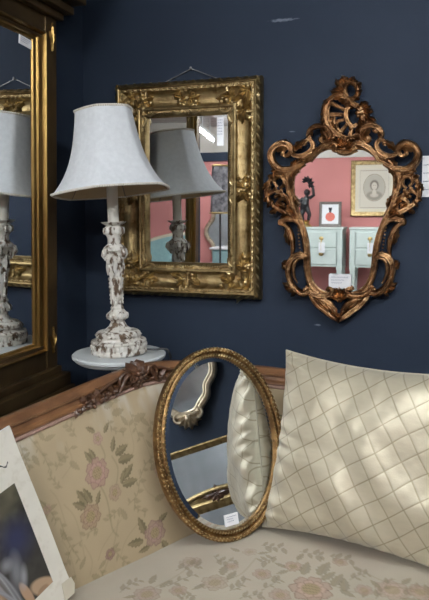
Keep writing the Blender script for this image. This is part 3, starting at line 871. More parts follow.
def vnoise(x, y, seed=0):
    """smooth value noise"""
    xi = np.floor(x).astype(int); yi = np.floor(y).astype(int); xf = x-xi; yf = y-yi
    def hsh(i, j):
        n = (i*374761393+j*668265263+seed*1442695041) & 0x7fffffff
        n = ((n ^ (n >> 13))*1274126177) & 0x7fffffff
        return (n & 0xffff)/65535.0
    sx = xf*xf*(3-2*xf); sy = yf*yf*(3-2*yf)
    return (hsh(xi, yi)*(1-sx)+hsh(xi+1, yi)*sx)*(1-sy)+(hsh(xi, yi+1)*(1-sx)+hsh(xi+1, yi+1)*sx)*sy


def fbm(x, y, s=0): return .5*vnoise(x, y, s)+.3*vnoise(2.1*x, 2.1*y, s+1)+.2*vnoise(4.3*x, 4.3*y, s+2)


def scatter(c, n, u0, u1, v0, v1, seed, soft_=1.0):
    """more of the same woven flowers over the rest of the cloth, laid out in its own metres"""
    rd = random.Random(seed); out = (c.px[..., 0] < -5) | (c.px[..., 0] > 420) | (c.px[..., 1] > 610)
    keep = c.at; c.at = lambda a, b_: (a, b_); done = []
    for k in range(n*6):
        u = rd.uniform(u0, u1); v = rd.uniform(v0, v1)
        if len(done) >= n or any(math.hypot(u-a, v-b_) < .10 for a, b_ in done): continue
        i = np.unravel_index(np.argmin((c.u-u)**2+(c.v-v)**2), c.u.shape)
        if (c.u[i]-u)**2+(c.v[i]-v)**2 > 1e-4 or not out[i]: continue
        done.append((u, v)); r = rd.uniform(.022, .042); a = rd.uniform(0, 6.3)
        for j in range(5):
            b_ = a+j*1.26+rd.uniform(-.3, .3); l = rd.uniform(.035, .055)
            c.leaf((u+math.cos(b_)*r*.8, v+math.sin(b_)*r*.8), (u+math.cos(b_)*(r+l), v+math.sin(b_)*(r+l)), (.18, .145, .075), .6*soft_)
        c.stem([(u, v), (u+math.cos(a+.6)*.07, v+math.sin(a+.6)*.06), (u+math.cos(a+1.1)*.12, v+math.sin(a+1.1)*.12)], .002, (.22, .18, .10), .45)
        c.flower((u, v), r, rd.choice((5, 6, 7)), (.38, .24, .185), .7*soft_)
    c.at = keep


class Cloth:
    """woven flowers in surface metres (u, v)"""
    def __init__(self, u, v, base, P):
        self.u, self.v = u, v
        self.c = np.ones(u.shape+(3,))*np.array(base)
        self.px = proj_np(P.reshape(-1, 3)).reshape(u.shape+(2,))
        self.thread = .78+.22*fbm(u*420, v*420, 3)

    def at(self, px, py):
        d = (self.px[..., 0]-px)**2+(self.px[..., 1]-py)**2
        i = np.unravel_index(np.argmin(d), d.shape)
        return self.u[i], self.v[i]

    def mix(self, m, col, k=1.0):
        m = np.clip(m, 0, 1)[..., None]*k*self.thread[..., None]
        self.c = self.c*(1-m)+np.array(col)*m

    def stem(self, pts, w=.0022, col=(.23, .19, .10), k=.55):
        P = [np.array(p) for p in spline([self.at(*p) for p in pts], 6)]
        d = np.full(self.u.shape, 9.)
        for a, b_ in zip(P[:-1], P[1:]):
            ab = b_-a; L2 = ab@ab+1e-12
            t = np.clip(((self.u-a[0])*ab[0]+(self.v-a[1])*ab[1])/L2, 0, 1)
            d = np.minimum(d, np.hypot(self.u-a[0]-t*ab[0], self.v-a[1]-t*ab[1]))
        self.mix(1-(d-w*.5)/(w*.9), col, k)

    def leaf(self, b_, t_, col=(.115, .092, .040), k=.9, fat=.21, vein=(.36, .29, .16)):
        a = np.array(self.at(*b_)); e = np.array(self.at(*t_)); ab = e-a; L_ = np.hypot(*ab)+1e-9
        x = ((self.u-a[0])*ab[0]+(self.v-a[1])*ab[1])/L_/L_; y = (-(self.u-a[0])*ab[1]+(self.v-a[1])*ab[0])/L_
        w = fat*L_*np.clip(np.sin(PI*np.clip(x, 0, 1)**.75), 0, 1)**.85*(1+.16*np.sin(x*30))
        ins = np.clip((w-np.abs(y))/.0016, 0, 1)*((x > 0) & (x < 1))
        self.mix(ins, col, k)
        self.mix(ins*np.clip(1-(w-np.abs(y))/.0035, 0, 1), tuple(c*.6 for c in col), k*.55)
        self.mix(ins*np.clip(y/(.25*w+1e-6), 0, 1)*(np.abs(y) < .8*w), (.34, .27, .15), k*.5)
        self.mix(((x > 0) & (x < 1))*np.clip(1-np.abs(y)/.0016, 0, 1), vein, k*.7)

    def sprig(self, a, b_, n=5, col=(.22, .18, .095), k=.5, seed=0):
        """a thin twig with small leaflets in the weave, from photo point a to b_"""
        rd = random.Random(seed); mid = ((a[0]+b_[0])/2+rd.uniform(-5, 5), (a[1]+b_[1])/2+rd.uniform(-4, 4))
        self.stem([a, mid, b_], .0015, col, k)
        for i in range(n):
            t = (i+.7)/n; x = a[0]+(b_[0]-a[0])*t+(1-abs(2*t-1))*(mid[0]-(a[0]+b_[0])/2); y = a[1]+(b_[1]-a[1])*t+(1-abs(2*t-1))*(mid[1]-(a[1]+b_[1])/2)
            an = math.atan2(b_[1]-a[1], b_[0]-a[0])+(.9 if i % 2 else -.9); l = rd.uniform(4.5, 8)
            self.leaf((x, y), (x+math.cos(an)*l, y+math.sin(an)*l), col, k, .24)

    def flower(self, c, r, pet=6, col=(.36, .205, .165), k=.8, ph=.3, heart=(.33, .26, .12)):
        a = self.at(*c); x = self.u-a[0]; y = self.v-a[1]
        d = np.hypot(x, y); th = np.arctan2(y, x)+ph
        for f, sh, cl in ((1.0, 0, col), (.72, PI/pet, tuple(q*1.22+.03 for q in col))):
            lob = np.abs(np.cos((th+sh)*pet/2))
            R = r*f*(.74+.26*lob**.5)*(1+.04*np.sin(th*13))
            ins = np.clip((R-d)/.0016, 0, 1)
            self.mix(ins, cl, k)
            self.mix(ins*np.clip(1-(R-d)/(.10*r+.0012), 0, 1), (.12, .06, .045), k*.95)
            self.mix(ins*np.clip(1-lob/.2, 0, 1)*(d > r*.3), (.14, .07, .05), k*.8)
            self.mix(ins*np.clip(np.sin(th*pet*5)-.4, 0, 1), (.52, .39, .30), k*.5)
        self.mix(np.clip((r*.42-d)/.002, 0, 1), heart, k)
        dots = (np.sin(x*900)*np.sin(y*900) > .25)
        self.mix(np.clip((r*.42-d)/.002, 0, 1)*dots, (.16, .13, .055), k*.8)
        self.mix(np.clip(1-np.abs(d-r*.43)/.0016, 0, 1), (.20, .14, .07), k*.7)


# inner back: from under the seat up to the rail
NT = 200
tt_ = np.linspace(0, 1, NT)
top_in = np.concatenate([TP[:, :2]-ON*.014, TP[:, 2:]-.020], 1)
bot_in = np.concatenate([JP, np.full((nS, 1), .425)], 1)
Pb = bot_in[:, None]*(1-tt_)[None, :, None]+top_in[:, None]*tt_[None, :, None]
bul = .034*np.sin(PI*np.clip(tt_*.94+.04, 0, 1))**.7
Pb[..., :2] -= ON[:, None]*bul[None, :, None]
arc = np.concatenate([[0], np.cumsum(np.linalg.norm(np.diff((JP+TP[:, :2])/2, axis=0), axis=1))])
ub = np.repeat(arc[:, None], NT, 1); vb = np.repeat((tt_*.42)[None], nS, 0)
dmp = .0016*(fbm(ub*22, vb*22, 9)-.5)
Pb[..., :2] -= ON[:, None]*dmp[..., None]
cl = Cloth(ub, vb, (.42, .325, .20), Pb)
cl.c *= (.90+.2*fbm(ub*9, vb*9, 21))[..., None]
wear_sheen = np.clip((fbm(ub*26, vb*8, 31)-.42)*3.2, 0, 1)*np.clip((vb-.335)/.06, 0, 1)      # pile rubbed pale along the top, its velvet sheen painted in
cl.mix(wear_sheen, (.58, .55, .47), .75)
cl.stem([(98, 440), (105, 456), (98, 468)]); cl.stem([(99, 483), (107, 500), (112, 528), (118, 536)]); cl.stem([(112, 456), (118, 470), (113, 500)], k=.5)
cl.stem([(98, 440), (92, 430)], k=.4); cl.stem([(118, 520), (114, 545), (110, 556), (98, 585)], k=.35)
for p in ([(36, 440), (44, 455), (56, 467)], [(66, 442), (72, 462), (62, 478)], [(50, 490), (58, 500), (66, 525)], [(62, 540), (70, 555), (76, 580)], [(98, 560), (104, 545), (121, 520)],
          [(128, 420), (134, 450), (124, 462)], [(138, 470), (146, 490), (158, 500)], [(120, 560), (126, 540), (140, 520)], [(64, 505), (76, 520), (85, 560)], [(142, 435), (150, 455), (152, 470)], [(84, 545), (92, 560), (90, 575)]):
    cl.stem(p, .0016, (.27, .215, .12), .33)
for b_, t_ in (((93, 463), (84, 451)), ((96, 460), (88, 448)), ((112, 452), (114, 435)), ((115, 455), (128, 444)), ((118, 461), (134, 455)), ((121, 484), (126, 467)), ((122, 485), (138, 479)), ((124, 478), (133, 463)),
               ((88, 504), (76, 490)), ((86, 508), (72, 503)), ((97, 505), (100, 490)), ((92, 503), (83, 488)), ((146, 534), (138, 517)), ((144, 541), (127, 545)), ((150, 546), (138, 553)), ((162, 540), (170, 552)), ((158, 522), (168, 512)),
               ((95, 432), (85, 427)), ((104, 433), (109, 422))):
    cl.leaf(b_, t_, k=.92)
for b_, t_ in (((44, 441), (56, 434)), ((44, 441), (38, 430)), ((30, 452), (22, 460)), ((32, 455), (40, 466)), ((66, 462), (56, 452)), ((70, 462), (80, 470)), ((134, 421), (146, 413)), ((140, 418), (150, 426)), ((128, 425), (120, 415)),
               ((46, 508), (38, 500)), ((48, 510), (58, 504)), ((47, 512), (44, 524)), ((76, 575), (66, 586)), ((80, 570), (86, 556)), ((106, 560), (98, 570)), ((112, 550), (120, 542)), ((155, 500), (166, 494)), ((150, 470), (160, 462)),
               ((66, 540), (60, 528)), ((92, 575), (102, 580)), ((127, 520), (120, 508)), ((70, 420), (80, 414)), ((104, 408), (114, 402)), ((112, 414), (124, 409)), ((152, 448), (146, 440))):
    cl.leaf(b_, t_, (.20, .165, .085), .5)
cl.flower((97, 473), .0360, 7); cl.flower((91, 517), .0300, 6, (.30, .195, .115)); cl.flower((155, 533), .0330, 6, (.30, .185, .15))
cl.flower((98, 439), .0160, 5, (.40, .25, .20)); cl.flower((115, 492), .0200, 5, (.36, .25, .16)); cl.flower((110, 554), .0150, 5, (.22, .12, .10)); cl.flower((47, 510), .0120, 5, k=.45); cl.flower((160, 470), .02, 6, k=.4)
for (x, y) in ((300, 420), (360, 470), (330, 520), (420, 430)):
    cl.flower((x, y), .03, 6); cl.leaf((x+8, y), (x+26, y-12)); cl.leaf((x-8, y+4), (x-24, y-6)); cl.leaf((x, y+10), (x+6, y+28))
for i, (a, b_) in enumerate((((30, 438), (50, 470)), ((56, 470), (72, 446)), ((40, 500), (56, 522)), ((60, 520), (80, 560)), ((82, 540), (66, 566)), ((112, 548), (130, 566)), ((128, 505), (140, 480)), ((140, 478), (156, 455)),
                             ((108, 420), (124, 432)), ((130, 412), (140, 440)), ((76, 436), (66, 424)), ((120, 508), (108, 520)), ((62, 488), (50, 476)), ((150, 420), (158, 440)), ((134, 500), (146, 512)), ((98, 530), (84, 536)), ((100, 570), (112, 585)),
                             ((20, 445), (30, 470)), ((120, 400), (108, 396)), ((80, 412), (94, 404)))):
    cl.sprig(a, b_, 6, seed=i)
scatter(cl, 16, .15, 2.1, .06, .38, 4)
upb = grid_obj('back_upholstery', Pb, cl.c, M['sofa_cloth'], sofa)

# outside back, plain
top_out = np.concatenate([TP[:, :2]+ON*.012, TP[:, 2:]-.02], 1); bot_out = np.concatenate([JP+ON*.05, np.full((nS, 1), .27)], 1)
m = MB(); st_ = slice(0, nS, 6)
m.grid([[tuple(bot_out[i]*(1-t)+top_out[i]*t) for t in np.linspace(0, 1, 6)] for i in range(0, nS, 13)])
m.build('outside_back', M['lining'], sofa, smooth=80)

# rail
RPROF = [(-.024, -.027), (-.032, -.021), (-.031, -.015), (-.022, -.011), (-.020, -.001), (-.025, .003), (-.025, .009), (-.017, .013), (-.012, .018), (-.004, .021), (.010, .021), (.020, .014), (.022, .0), (.020, -.022), (.0, -.030)]
m = MB(); vs = []
ii = list(range(0, nS, 6))+[nS-1]; n = len(RPROF)
for i in ii:
    for dx, dz in RPROF: vs.append((TP[i, 0]+ON[i, 0]*dx, TP[i, 1]+ON[i, 1]*dx, TP[i, 2]+dz))
m.add(vs, [(i*n+j, i*n+(j+1) % n, (i+1)*n+(j+1) % n, (i+1)*n+j) for i in range(len(ii)-1) for j in range(n)]+[tuple(range(n)), tuple(range((len(ii)-1)*n, len(ii)*n))])
rail = m.build('crest_rail', M['walnut'], sofa, smooth=50)
m = MB(); m.tube([(TP[i, 0]-ON[i, 0]*.0285, TP[i, 1]-ON[i, 1]*.0285, TP[i, 2]-.029) for i in ii], .0052, 8)
m.build('gimp', M['gimp'], sofa)

# carved crest on the rail: u along the rail from the middle of the crest, v up, h towards the sitter
ic = int(np.argmin(np.abs(proj_np(np.concatenate([TP[:nS*2//3, :2], TP[:nS*2//3, 2:]], 1))[:, 0]-137)))
arcT = np.concatenate([[0], np.cumsum(np.linalg.norm(np.diff(TP[:, :2], axis=0), axis=1))])
def CR(u, v, h):
    s = arcT[ic]-.022+u*1.1
    x = np.interp(s, arcT, TP[:, 0]); y = np.interp(s, arcT, TP[:, 1]); z = np.interp(s, arcT, TP[:, 2])
    nx = np.interp(s, arcT, ON[:, 0]); ny = np.interp(s, arcT, ON[:, 1])
    v = v*1.15-.013; h = h*1.2
    return Vector((x-nx*(.022+h), y-ny*(.022+h), z+v))
m = MB()
for k in range(9): m.leaf(CR, 0, .012, PI/2+(k-4)*.46, .034+.004*(k % 2), .0105, .004, .014, 2, 0, thick=.02)
for k in range(7): m.leaf(CR, 0, .010, -PI/2+(k-3)*.5, .026, .009, .004, .012, 2, 0, thick=.015)
for k in range(6):
    a = k*PI/3; m.blob(CR(.011*math.cos(a), .012+.011*math.sin(a), .018), .007, .006, .007)
m.blob(CR(0, .012, .021), .007)
for s in (-1, 1):
    m.tube([CR(s*(.020+.034*(1-math.cos(t))*.5+.004), .008+.016*math.sin(t*1.5), .012) for t in np.linspace(0, 3.0, 12)], [.007-.003*abs(t-.4) for t in np.linspace(0, 1, 12)], 8)
m.build('carved_crest', M['walnut_dark'], rail, smooth=50)
for s, ln in ((-1, 1.0), (1, 1.0)):
    m = MB()
    m.tube([CR(s*x, .018+.010*math.sin(x*24)-x*.10, .006) for x in np.linspace(.035, .20, 22)], [.006-.003*t for t in np.linspace(0, 1, 22)], 8)
    rd = random.Random(3)
    for x in (.055, .075, .095, .115, .135, .155, .175):
        m.leaf(CR, s*x, .002-.04*x, (0 if s > 0 else PI)+s*(.9 if rd.random() > .5 else -.7), .026, .0085, .004, .008, 2, rd.uniform(-.6, .6), thick=.01)
        m.leaf(CR, s*(x+.006), .0-.03*x, (0 if s > 0 else PI)-s*.5, .020, .0075, .004, .008, 2, rd.uniform(-.6, .6), thick=.01)
        for q in range(3): m.blob(CR(s*(x+rd.uniform(-.008, .008)), rd.uniform(-.014, .006)-.03*x, .011), rd.uniform(.0045, .007), n=7, m=5)
    pts = [CR(s*(.040+.018*math.cos(t)*(1-t/9)), .017+.016*math.sin(t)*(1-t/9), .010) for t in np.linspace(2.6, -3.6, 20)]
    m.tube(pts, [.0065-.003*t for t in np.linspace(0, 1, 20)], 8)
    m.build('carved_spray', M['walnut_dark'], rail, smooth=50)

# seat
NQ = 240
tq = np.linspace(-.02, 1.10, NQ)
Ps = np.zeros((nS, NQ, 3))
tc_ = np.clip(tq, 0, 1)
Ps[..., :2] = JP[:, None]*(1-tq)[None, :, None]+QP[:, None]*tq[None, :, None]
crown = .442+.034*np.sin(PI*np.clip(tc_*.9+.06, 0, 1))**.65
drop = np.where(tq > .97, -(np.clip(tq-.97, 0, 1)/.13)**1.6*.10, 0)
Ps[..., 2] = (crown+drop)[None]
Ps[:, tq > 1.0, :2] = QP[:, None]*1+((QP-JP)*.02)[:, None]
us, vs_ = Ps[..., 0].copy(), Ps[..., 1].copy()
Ps[..., 2] += .004*(fbm(us*7, vs_*7, 5)-.5)
cs = Cloth(us, vs_, (.46, .405, .315), Ps)
cs.c *= (.90+.2*fbm(us*9, vs_*9, 22))[..., None]
pinkish = np.clip((fbm(us*10+5, vs_*10, 41)-.5)*3, 0, 1); cs.mix(pinkish, (.50, .37, .30), .25)
cs.flower((311, 589), .050, 7, (.40, .27, .20)); cs.flower((293, 566), .024, 5, (.40, .28, .20)); cs.flower((215, 583), .034, 6, (.36, .27, .19), .5); cs.flower((147, 594), .034, 6, (.34, .24, .18), .55)
cs.flower((250, 552), .02, 5, (.38, .28, .21), .4); cs.flower((392, 590), .04, 6, (.40, .28, .21), .5); cs.flower((190, 562), .028, 5, (.36, .26, .19), .4)
for b_, t_ in (((303, 575), (308, 562)), ((318, 575), (330, 562)), ((322, 580), (336, 572)), ((332, 586), (343, 574)), ((340, 590), (356, 598)), ((345, 592), (344, 578)), ((286, 567), (274, 563)), ((288, 570), (276, 574)), ((297, 560), (304, 553)),
               ((228, 580), (236, 570)), ((205, 584), (192, 590)), ((222, 575), (226, 564)), ((160, 588), (170, 580)), ((136, 596), (122, 598)), ((150, 584), (156, 574)), ((240, 552), (230, 548)), ((258, 554), (270, 552)), ((380, 588), (370, 580)), ((402, 584), (412, 578)), ((362, 572), (352, 566)), ((368, 590), (362, 598))):
    cs.leaf(b_, t_, (.20, .165, .10), .65)
for p in ([(300, 556), (290, 570), (262, 580)], [(326, 565), (322, 578), (345, 590), (365, 594)], [(215, 583), (240, 575), (256, 558)], [(150, 590), (180, 574), (192, 562)], [(356, 566), (380, 580), (400, 584)]): cs.stem(p, .0022, (.28, .22, .14), .4)
for i, (a, b_) in enumerate((((120, 592), (140, 580)), ((168, 586), (196, 574)), ((176, 570), (200, 566)), ((230, 590), (246, 578)), ((262, 590), (280, 580)), ((214, 556), (236, 560)), ((300, 552), (322, 556)), ((330, 556), (352, 560)), ((350, 580), (368, 574)), ((376, 598), (392, 578)),
                             ((262, 545), (284, 548)), ((404, 596), (420, 586)), ((240, 598), (262, 596)), ((196, 596), (180, 598)), ((276, 556), (262, 562)))):
    cs.sprig(a, b_, 6, (.20, .155, .095), .55, 50+i)
for c_, r_, k_ in (((178, 590), .022, .5), ((262, 574), .024, .55), ((232, 566), .018, .45), ((340, 562), .020, .5), ((280, 595), .026, .5), ((420, 592), .03, .5), ((364, 590), .022, .5)):
    cs.flower(c_, r_, 5, (.36, .24, .17), k_)
scatter(cs, 30, -.9, .9, -1.35, -.4, 8, .8)
grid_obj('seat', Ps, cs.c, M['sofa_cloth'], sofa)
m = MB(); vs = []
fr = [(QP[i, 0]+(QP[i, 0]-JP[i, 0])*.01, QP[i, 1]+(QP[i, 1]-JP[i, 1])*.01) for i in ii]
for i, (x, y) in enumerate(fr):
    d = np.array([QP[ii[i], 0]-JP[ii[i], 0], QP[ii[i], 1]-JP[ii[i], 1]]); d = d/np.hypot(*d)
    for dx, z in ((0, .365), (.018, .355), (.022, .32), (.014, .30), (.018, .28), (-.02, .27), (-.03, .365)): vs.append((x+d[0]*dx, y+d[1]*dx, z))
n = 7
m.add(vs, [(i*n+j, i*n+(j+1) % n, (i+1)*n+(j+1) % n, (i+1)*n+j) for i in range(len(ii)-1) for j in range(n)]+[tuple(range(n)), tuple(range((len(ii)-1)*n, len(ii)*n))])
m.build('seat_rail', M['walnut'], sofa, smooth=40)
# end panels close the upholstery
for e in (0, nS-1):
    m = MB(); out = []
    pin = [tuple(Pb[e, j]) for j in range(0, NT, 12)]
    pout = [tuple(bot_out[e]*(1-t)+top_out[e]*t) for t in np.linspace(0, 1, len(pin))]
    m.grid([[a, b_] for a, b_ in zip(pin, pout)])
    m.grid([[tuple(Ps[e, j]), (Ps[e, j][0], Ps[e, j][1], .27)] for j in range(0, NQ, 10)])
    m.build('end_panel', M['lining'], sofa, smooth=0)
for (x, y, dx, dy) in ((-.30, -1.38, .6, -.8), (.30, -.985, .2, -1), (.84, -1.0, .5, -.9), (-.86, -1.06, -.9, .2), (-.57, -.40, -.7, .7), (.84, -.30, .5, .8)):
    L_ = math.hypot(dx, dy); dx /= L_; dy /= L_
    pts = spline([(x, y, .30), (x+dx*.03, y+dy*.03, .22), (x+dx*.005, y+dy*.005, .10), (x+dx*.02, y+dy*.02, .022)], 6)
    m = MB(); m.tube(pts, [.034, .034, .033, .031, .029, .027, .025, .023, .021, .019, .018, .017, .016, .016, .017, .018, .019, .020, .021][:len(pts)], 12); m.build('leg', M['walnut'], sofa)

# ------------------------------------------------------------------ cushion
BL = np.array([-.389, -.478, .472]); Wv = np.array([.975, -.222, .0]); TL = np.array([-.347, -.385, .932])
Vv = TL-BL; hh_ = np.linalg.norm(Vv)/2; Vv = Vv/np.linalg.norm(Vv)
hw_ = .265
Nn = np.cross(Wv, Vv); Nn /= np.linalg.norm(Nn)
if Nn[1] > 0: Nn = -Nn
cc = BL+Wv*hw_+Vv*hh_
NC = 330
g = np.linspace(-1, 1, NC); g = np.sign(g)*(1-(1-np.abs(g))**1.25)
U_, V_ = np.meshgrid(g, g, indexing='ij')
ct = thing('cushion', 'square champagne satin cushion with stitched diamond pattern leaning on sofa', 'cushion', tuple(cc))


def cushion_side(side):
    x = hw_*U_*(1-.075*U_**2*(1-V_**2)); y = hh_*V_*(1-.10*V_**2*(1-U_**2))
    ex, ey = 1-np.abs(U_), 1-np.abs(V_)
    e = (np.clip(1-U_**2, 0, 1)*np.clip(1-V_**2, 0, 1))
    h = .084*e**.42*(1+.22*np.exp(-((V_+.5)/.5)**2)*(1-U_)*.5)
    edge = np.minimum(ex, ey)
    # soft creases running in from the seams, and a slack fold or two
    cr = .0085*np.sin(V_*30+2*np.sin(V_*7)+U_*6)*np.exp(-(1+U_)/.13)+.0065*np.sin(U_*34+2*np.sin(U_*5)-V_*5)*np.exp(-(1+V_)/.16)+.0024*np.sin(U_*30+1.7*np.sin(U_*9))*np.exp(-(1-V_)/.14)
    h = h+cr*np.clip(edge/.05, 0, 1)+.004*(fbm(x*13+3, y*13, 17)-.5)*np.clip(edge/.1, 0, 1)
    h += .0085*np.sin((x*.75+y)*30+1.4*np.sin(x*16))*np.exp(-((V_+.50)/.38)**2)*np.clip(edge/.1, 0, 1)
    h += .0045*np.sin((y*.9-x)*24+1.0*np.sin(y*19))*np.exp(-((V_-.75)/.3)**2)*np.clip(edge/.1, 0, 1)
    h += .020*(fbm(x*5.5+7, y*5.5, 23)-.5)*np.clip(edge/.15, 0, 1)
    wob = .0018*np.sin(x*44+y*15)+.0010*np.sin(y*70)
    A = math.radians(-57); B_ = math.radians(37)
    if side < 0: A, B_ = -A, -B_
    fa = (-math.sin(A)*x+math.cos(A)*y+wob)/.0415; fb = (-math.sin(B_)*x+math.cos(B_)*y+wob*.7)/.0470
    da = np.abs(fa-np.round(fa))*.0415; db = np.abs(fb-np.round(fb))*.0470
    d = np.minimum(da, db)
    tuck = np.exp(-(d/.0030)**2)
    h = h-.00028*tuck*np.clip(edge/.04, 0, 1)
    cbase = np.array([.53, .475, .35]); cth = np.array([.22, .175, .10])
    line = np.clip(1.3-d/.0014, 0, 1)[..., None]*.8
    nap = (.93+.14*fbm(x*30, y*90, 13))[..., None]
    c = (cbase*(1-line)+cth*line)*nap
    P = cc+x[..., None]*Wv+y[..., None]*Vv+(side*h)[..., None]*Nn
    # gravity: the lower edge rests on the crowned seat
    return P, c


P1, c1 = cushion_side(1); P2, c2 = cushion_side(-1)
grid_obj('front_cover', P1, c1, M['cushion_cloth'], ct); grid_obj('back_cover', P2[::-1], c2[::-1], M['cushion_cloth'], ct)
m = MB()
ring = [P1[i, 0] for i in range(0, NC, 7)]+[P1[-1, i] for i in range(0, NC, 7)]+[P1[-1-i, -1] for i in range(0, NC, 7)]+[P1[0, -1-i] for i in range(0, NC, 7)]
m.tube([tuple(p) for p in ring], .0022, 6, closed=True)
m.build('seam', attr_mat('seam cloth', .4, .2) if False else M['seam_cloth'], ct)

# ------------------------------------------------------------------ oval mirror
az, le, rho = math.radians(OV_AZ), math.radians(OV_LEAN), OV_RHO
ON_ = Vector((math.sin(az)*math.cos(le), -math.cos(az)*math.cos(le), math.sin(le)))
OH = Vector((math.cos(az), math.sin(az), 0)); OV = ON_.cross(OH)
if OV.z < 0: OV = -OV
O1 = OH*math.cos(rho)+OV*math.sin(rho); O2 = -OH*math.sin(rho)+OV*math.cos(rho)
OC = CAM+(Vector(OV_C)-CAM)*OV_S; oa, ob = OV_A*OV_S, OV_B*OV_S
ot = thing('oval_mirror', 'oval mirror with angled glass edge in twisted gold frame propped on the sofa seat', 'mirror', tuple(OC-O2*ob))


def OF(th, d, h): return OC+O1*((oa-d)*math.cos(th))+O2*((ob-d)*math.sin(th))+ON_*h


def oring(mb, prof, n=120):
    vs = [OF(2*PI*i/n, d, h) for i in range(n) for d, h in prof]; k = len(prof)
    mb.add(vs, [(i*k+j, i*k+j+1, ((i+1) % n)*k+j+1, ((i+1) % n)*k+j) for i in range(n) for j in range(k-1)])


m = MB(); oring(m, [(.004, -.012), (.003, .004), (.006, .012), (.011, .014), (.016, .0115), (.018, .0075), (.0205, .0085), (.0245, .012), (.028, .010), (.0305, .004), (.0305, -.004), (.010, -.012), (.004, -.012)])
ofr = m.build('frame', M['gold_dark'], ot, smooth=50)
m = MB(); NR = 110
for i in range(NR):
    t0 = 2*PI*i/NR; dt = 2*PI/NR
    m.tube([OF(t0-dt*.62, .0034, .005), OF(t0-dt*.28, .0050, .0105), OF(t0+dt*.2, .0090, .0135), OF(t0+dt*.62, .0135, .0118)], [.0016, .0030, .0030, .0016], 6)
m.build('twist_edge', M['gold_dark'], ofr, smooth=60)
m = MB()
for i in range(NR):
    t0 = 2*PI*(i+.5)/NR
    m.blob(OF(t0, .0062, .0135), .0026, n=6, m=4); m.blob(OF(t0+.02, .0125, .0140), .0021, n=6, m=4)
m.build('beading', M['gold_relief'], ofr)
m = MB()
for i in range(130):
    t0 = 2*PI*i/130; m.tube([OF(t0-.012, .0222, .0115), OF(t0+.012, .0275, .0115)], [.0022, .0022], 5)
m.build('inner_rope', M['gold_relief'], ofr, smooth=60)
m = MB(); n = 120
vs = [OF(2*PI*i/n, .042, .0028) for i in range(n)]; m.add(vs, [tuple(range(n))])
og = m.build('mirror_glass', M['mirror'], ot, smooth=0)
m = MB(); oring(m, [(.029, .0012), (.042, .0028)]); m.build('bevel', M['mirror'], og, smooth=50)

# ------------------------------------------------------------------ print propped at the left
pt = thing('art_print', 'old print on cream card propped against the sofa back, cropped by photo edge', 'picture', (-.74, -.95, .47))
B1 = np.array(hit(73, 590, CAM+FV*1.405, FV)); T1 = np.array(hit(9, 425.5, CAM+FV*1.375, FV))
Ev = T1-B1; eh = np.linalg.norm(Ev); Ev /= eh
Lv = np.array(PR_L); Lv = Lv-Ev*(Lv@Ev); Lv /= np.linalg.norm(Lv)
Pn = np.cross(Lv, Ev); Pn = -Pn if Pn[0] < 0 else Pn
pw = .30
nu, nv = 220, 280
X, Yp = np.meshgrid(np.linspace(0, pw, nu), np.linspace(0, eh, nv), indexing='ij')       # x away from the right edge, y up


def card_warp(x, y):
    return .0045*np.exp(-((x/.03)**2+(y/.03)**2))+.003*np.sin(y*9)*np.exp(-x/.05)+.003*np.exp(-(((x)/.04)**2+((y-eh)/.04)**2))


c = np.ones(X.shape+(3,))*np.array((.78, .74, .65))
c *= (.93+.12*fbm(X*26, Yp*26, 61))[..., None]
stain = np.clip((fbm(X*60, Yp*60, 62)-.55)*4, 0, 1)[..., None]*np.array(.25); c = c*(1-stain)+np.array((.50, .43, .32))*stain
mx, my, mt = .040, .050, .112
ins = (X > mx)*(Yp > my)*(Yp < eh-mt)
px_ = X-mx; py_ = Yp-my; ph_ = eh-mt-my
art = np.ones(X.shape+(3,))*np.array((.045, .042, .036))
n1 = fbm(px_*22, py_*22, 71)
art = art*(.5+1.0*n1)[..., None]
olive = np.clip((py_/ph_-.55)*2.2+(n1-.5), 0, 1)[..., None]; art = art*(1-olive)+np.array((.115, .105, .07))*olive*(.6+.8*n1[..., None])
bl = np.clip(1.2-np.hypot((px_-.045)/.05, (py_-.13)/.05), 0, 1)[..., None]*.75; art = art*(1-bl)+np.array((.04, .045, .105))*bl


def soft(cx, cy, rx, ry, a, col, k=1.0, s=.25):
    global art
    dx = (px_-cx)*math.cos(a)+(py_-cy)*math.sin(a); dy = -(px_-cx)*math.sin(a)+(py_-cy)*math.cos(a)
    m_ = np.clip((1-np.hypot(dx/rx, dy/ry))/s, 0, 1)[..., None]*k
    art = art*(1-m_)+np.array(col)*m_


# a plain half-figure with a pale veil
soft(.185, .03, .085, .115, .25, (.40, .27, .18), 1, .35); soft(.175, .075, .06, .07, .3, (.47, .33, .235), .8, .9)
soft(.022, .006, .044, .020, .55, (.45, .31, .20)); soft(.068, .022, .011, .034, -.25, (.43, .28, .18)); soft(.03, .0, .02, .012, 0, (.26, .16, .10), .6)
for k in range(12):
    t = np.linspace(0, 1, 150)
    cx = .185-.105*t+.007*np.sin(t*6+k*.5); cy = .128+.022*np.sin(t*3.2)-.135*t**2.6-.0052*k*(1-.35*t)
    d = np.full(X.shape, 9.)
    for a_, b_ in zip(cx, cy): d = np.minimum(d, np.hypot(px_-a_, py_-b_))
    m_ = np.clip(1-d/.0042, 0, 1)[..., None]*.8; g_ = (.13, .34, .22, .42, .18)[k % 5]
    art = art*(1-m_)+np.array((g_, g_, g_*1.04))*m_
soft(.072, .075, .022, .050, .25, (.24, .24, .26), .75, .8); soft(.060, .055, .012, .030, .4, (.40, .40, .42), .6, .8); soft(.088, .10, .020, .018, .2, (.34, .34, .36), .6, .8)
c = np.where(ins[..., None], art, c)
sig = (np.abs(Yp-(eh-.068)-.004*np.sin(X*240)-.02*(X-.045)) < .0016)*(X > .036)*(X < .075)
c = np.where(sig[..., None], np.array((.03, .03, .03)), c)
Xc = np.where((Yp < .028) & (X < .02), X-.006*np.clip(1-np.abs(Yp-.014)/.014, 0, 1), X)
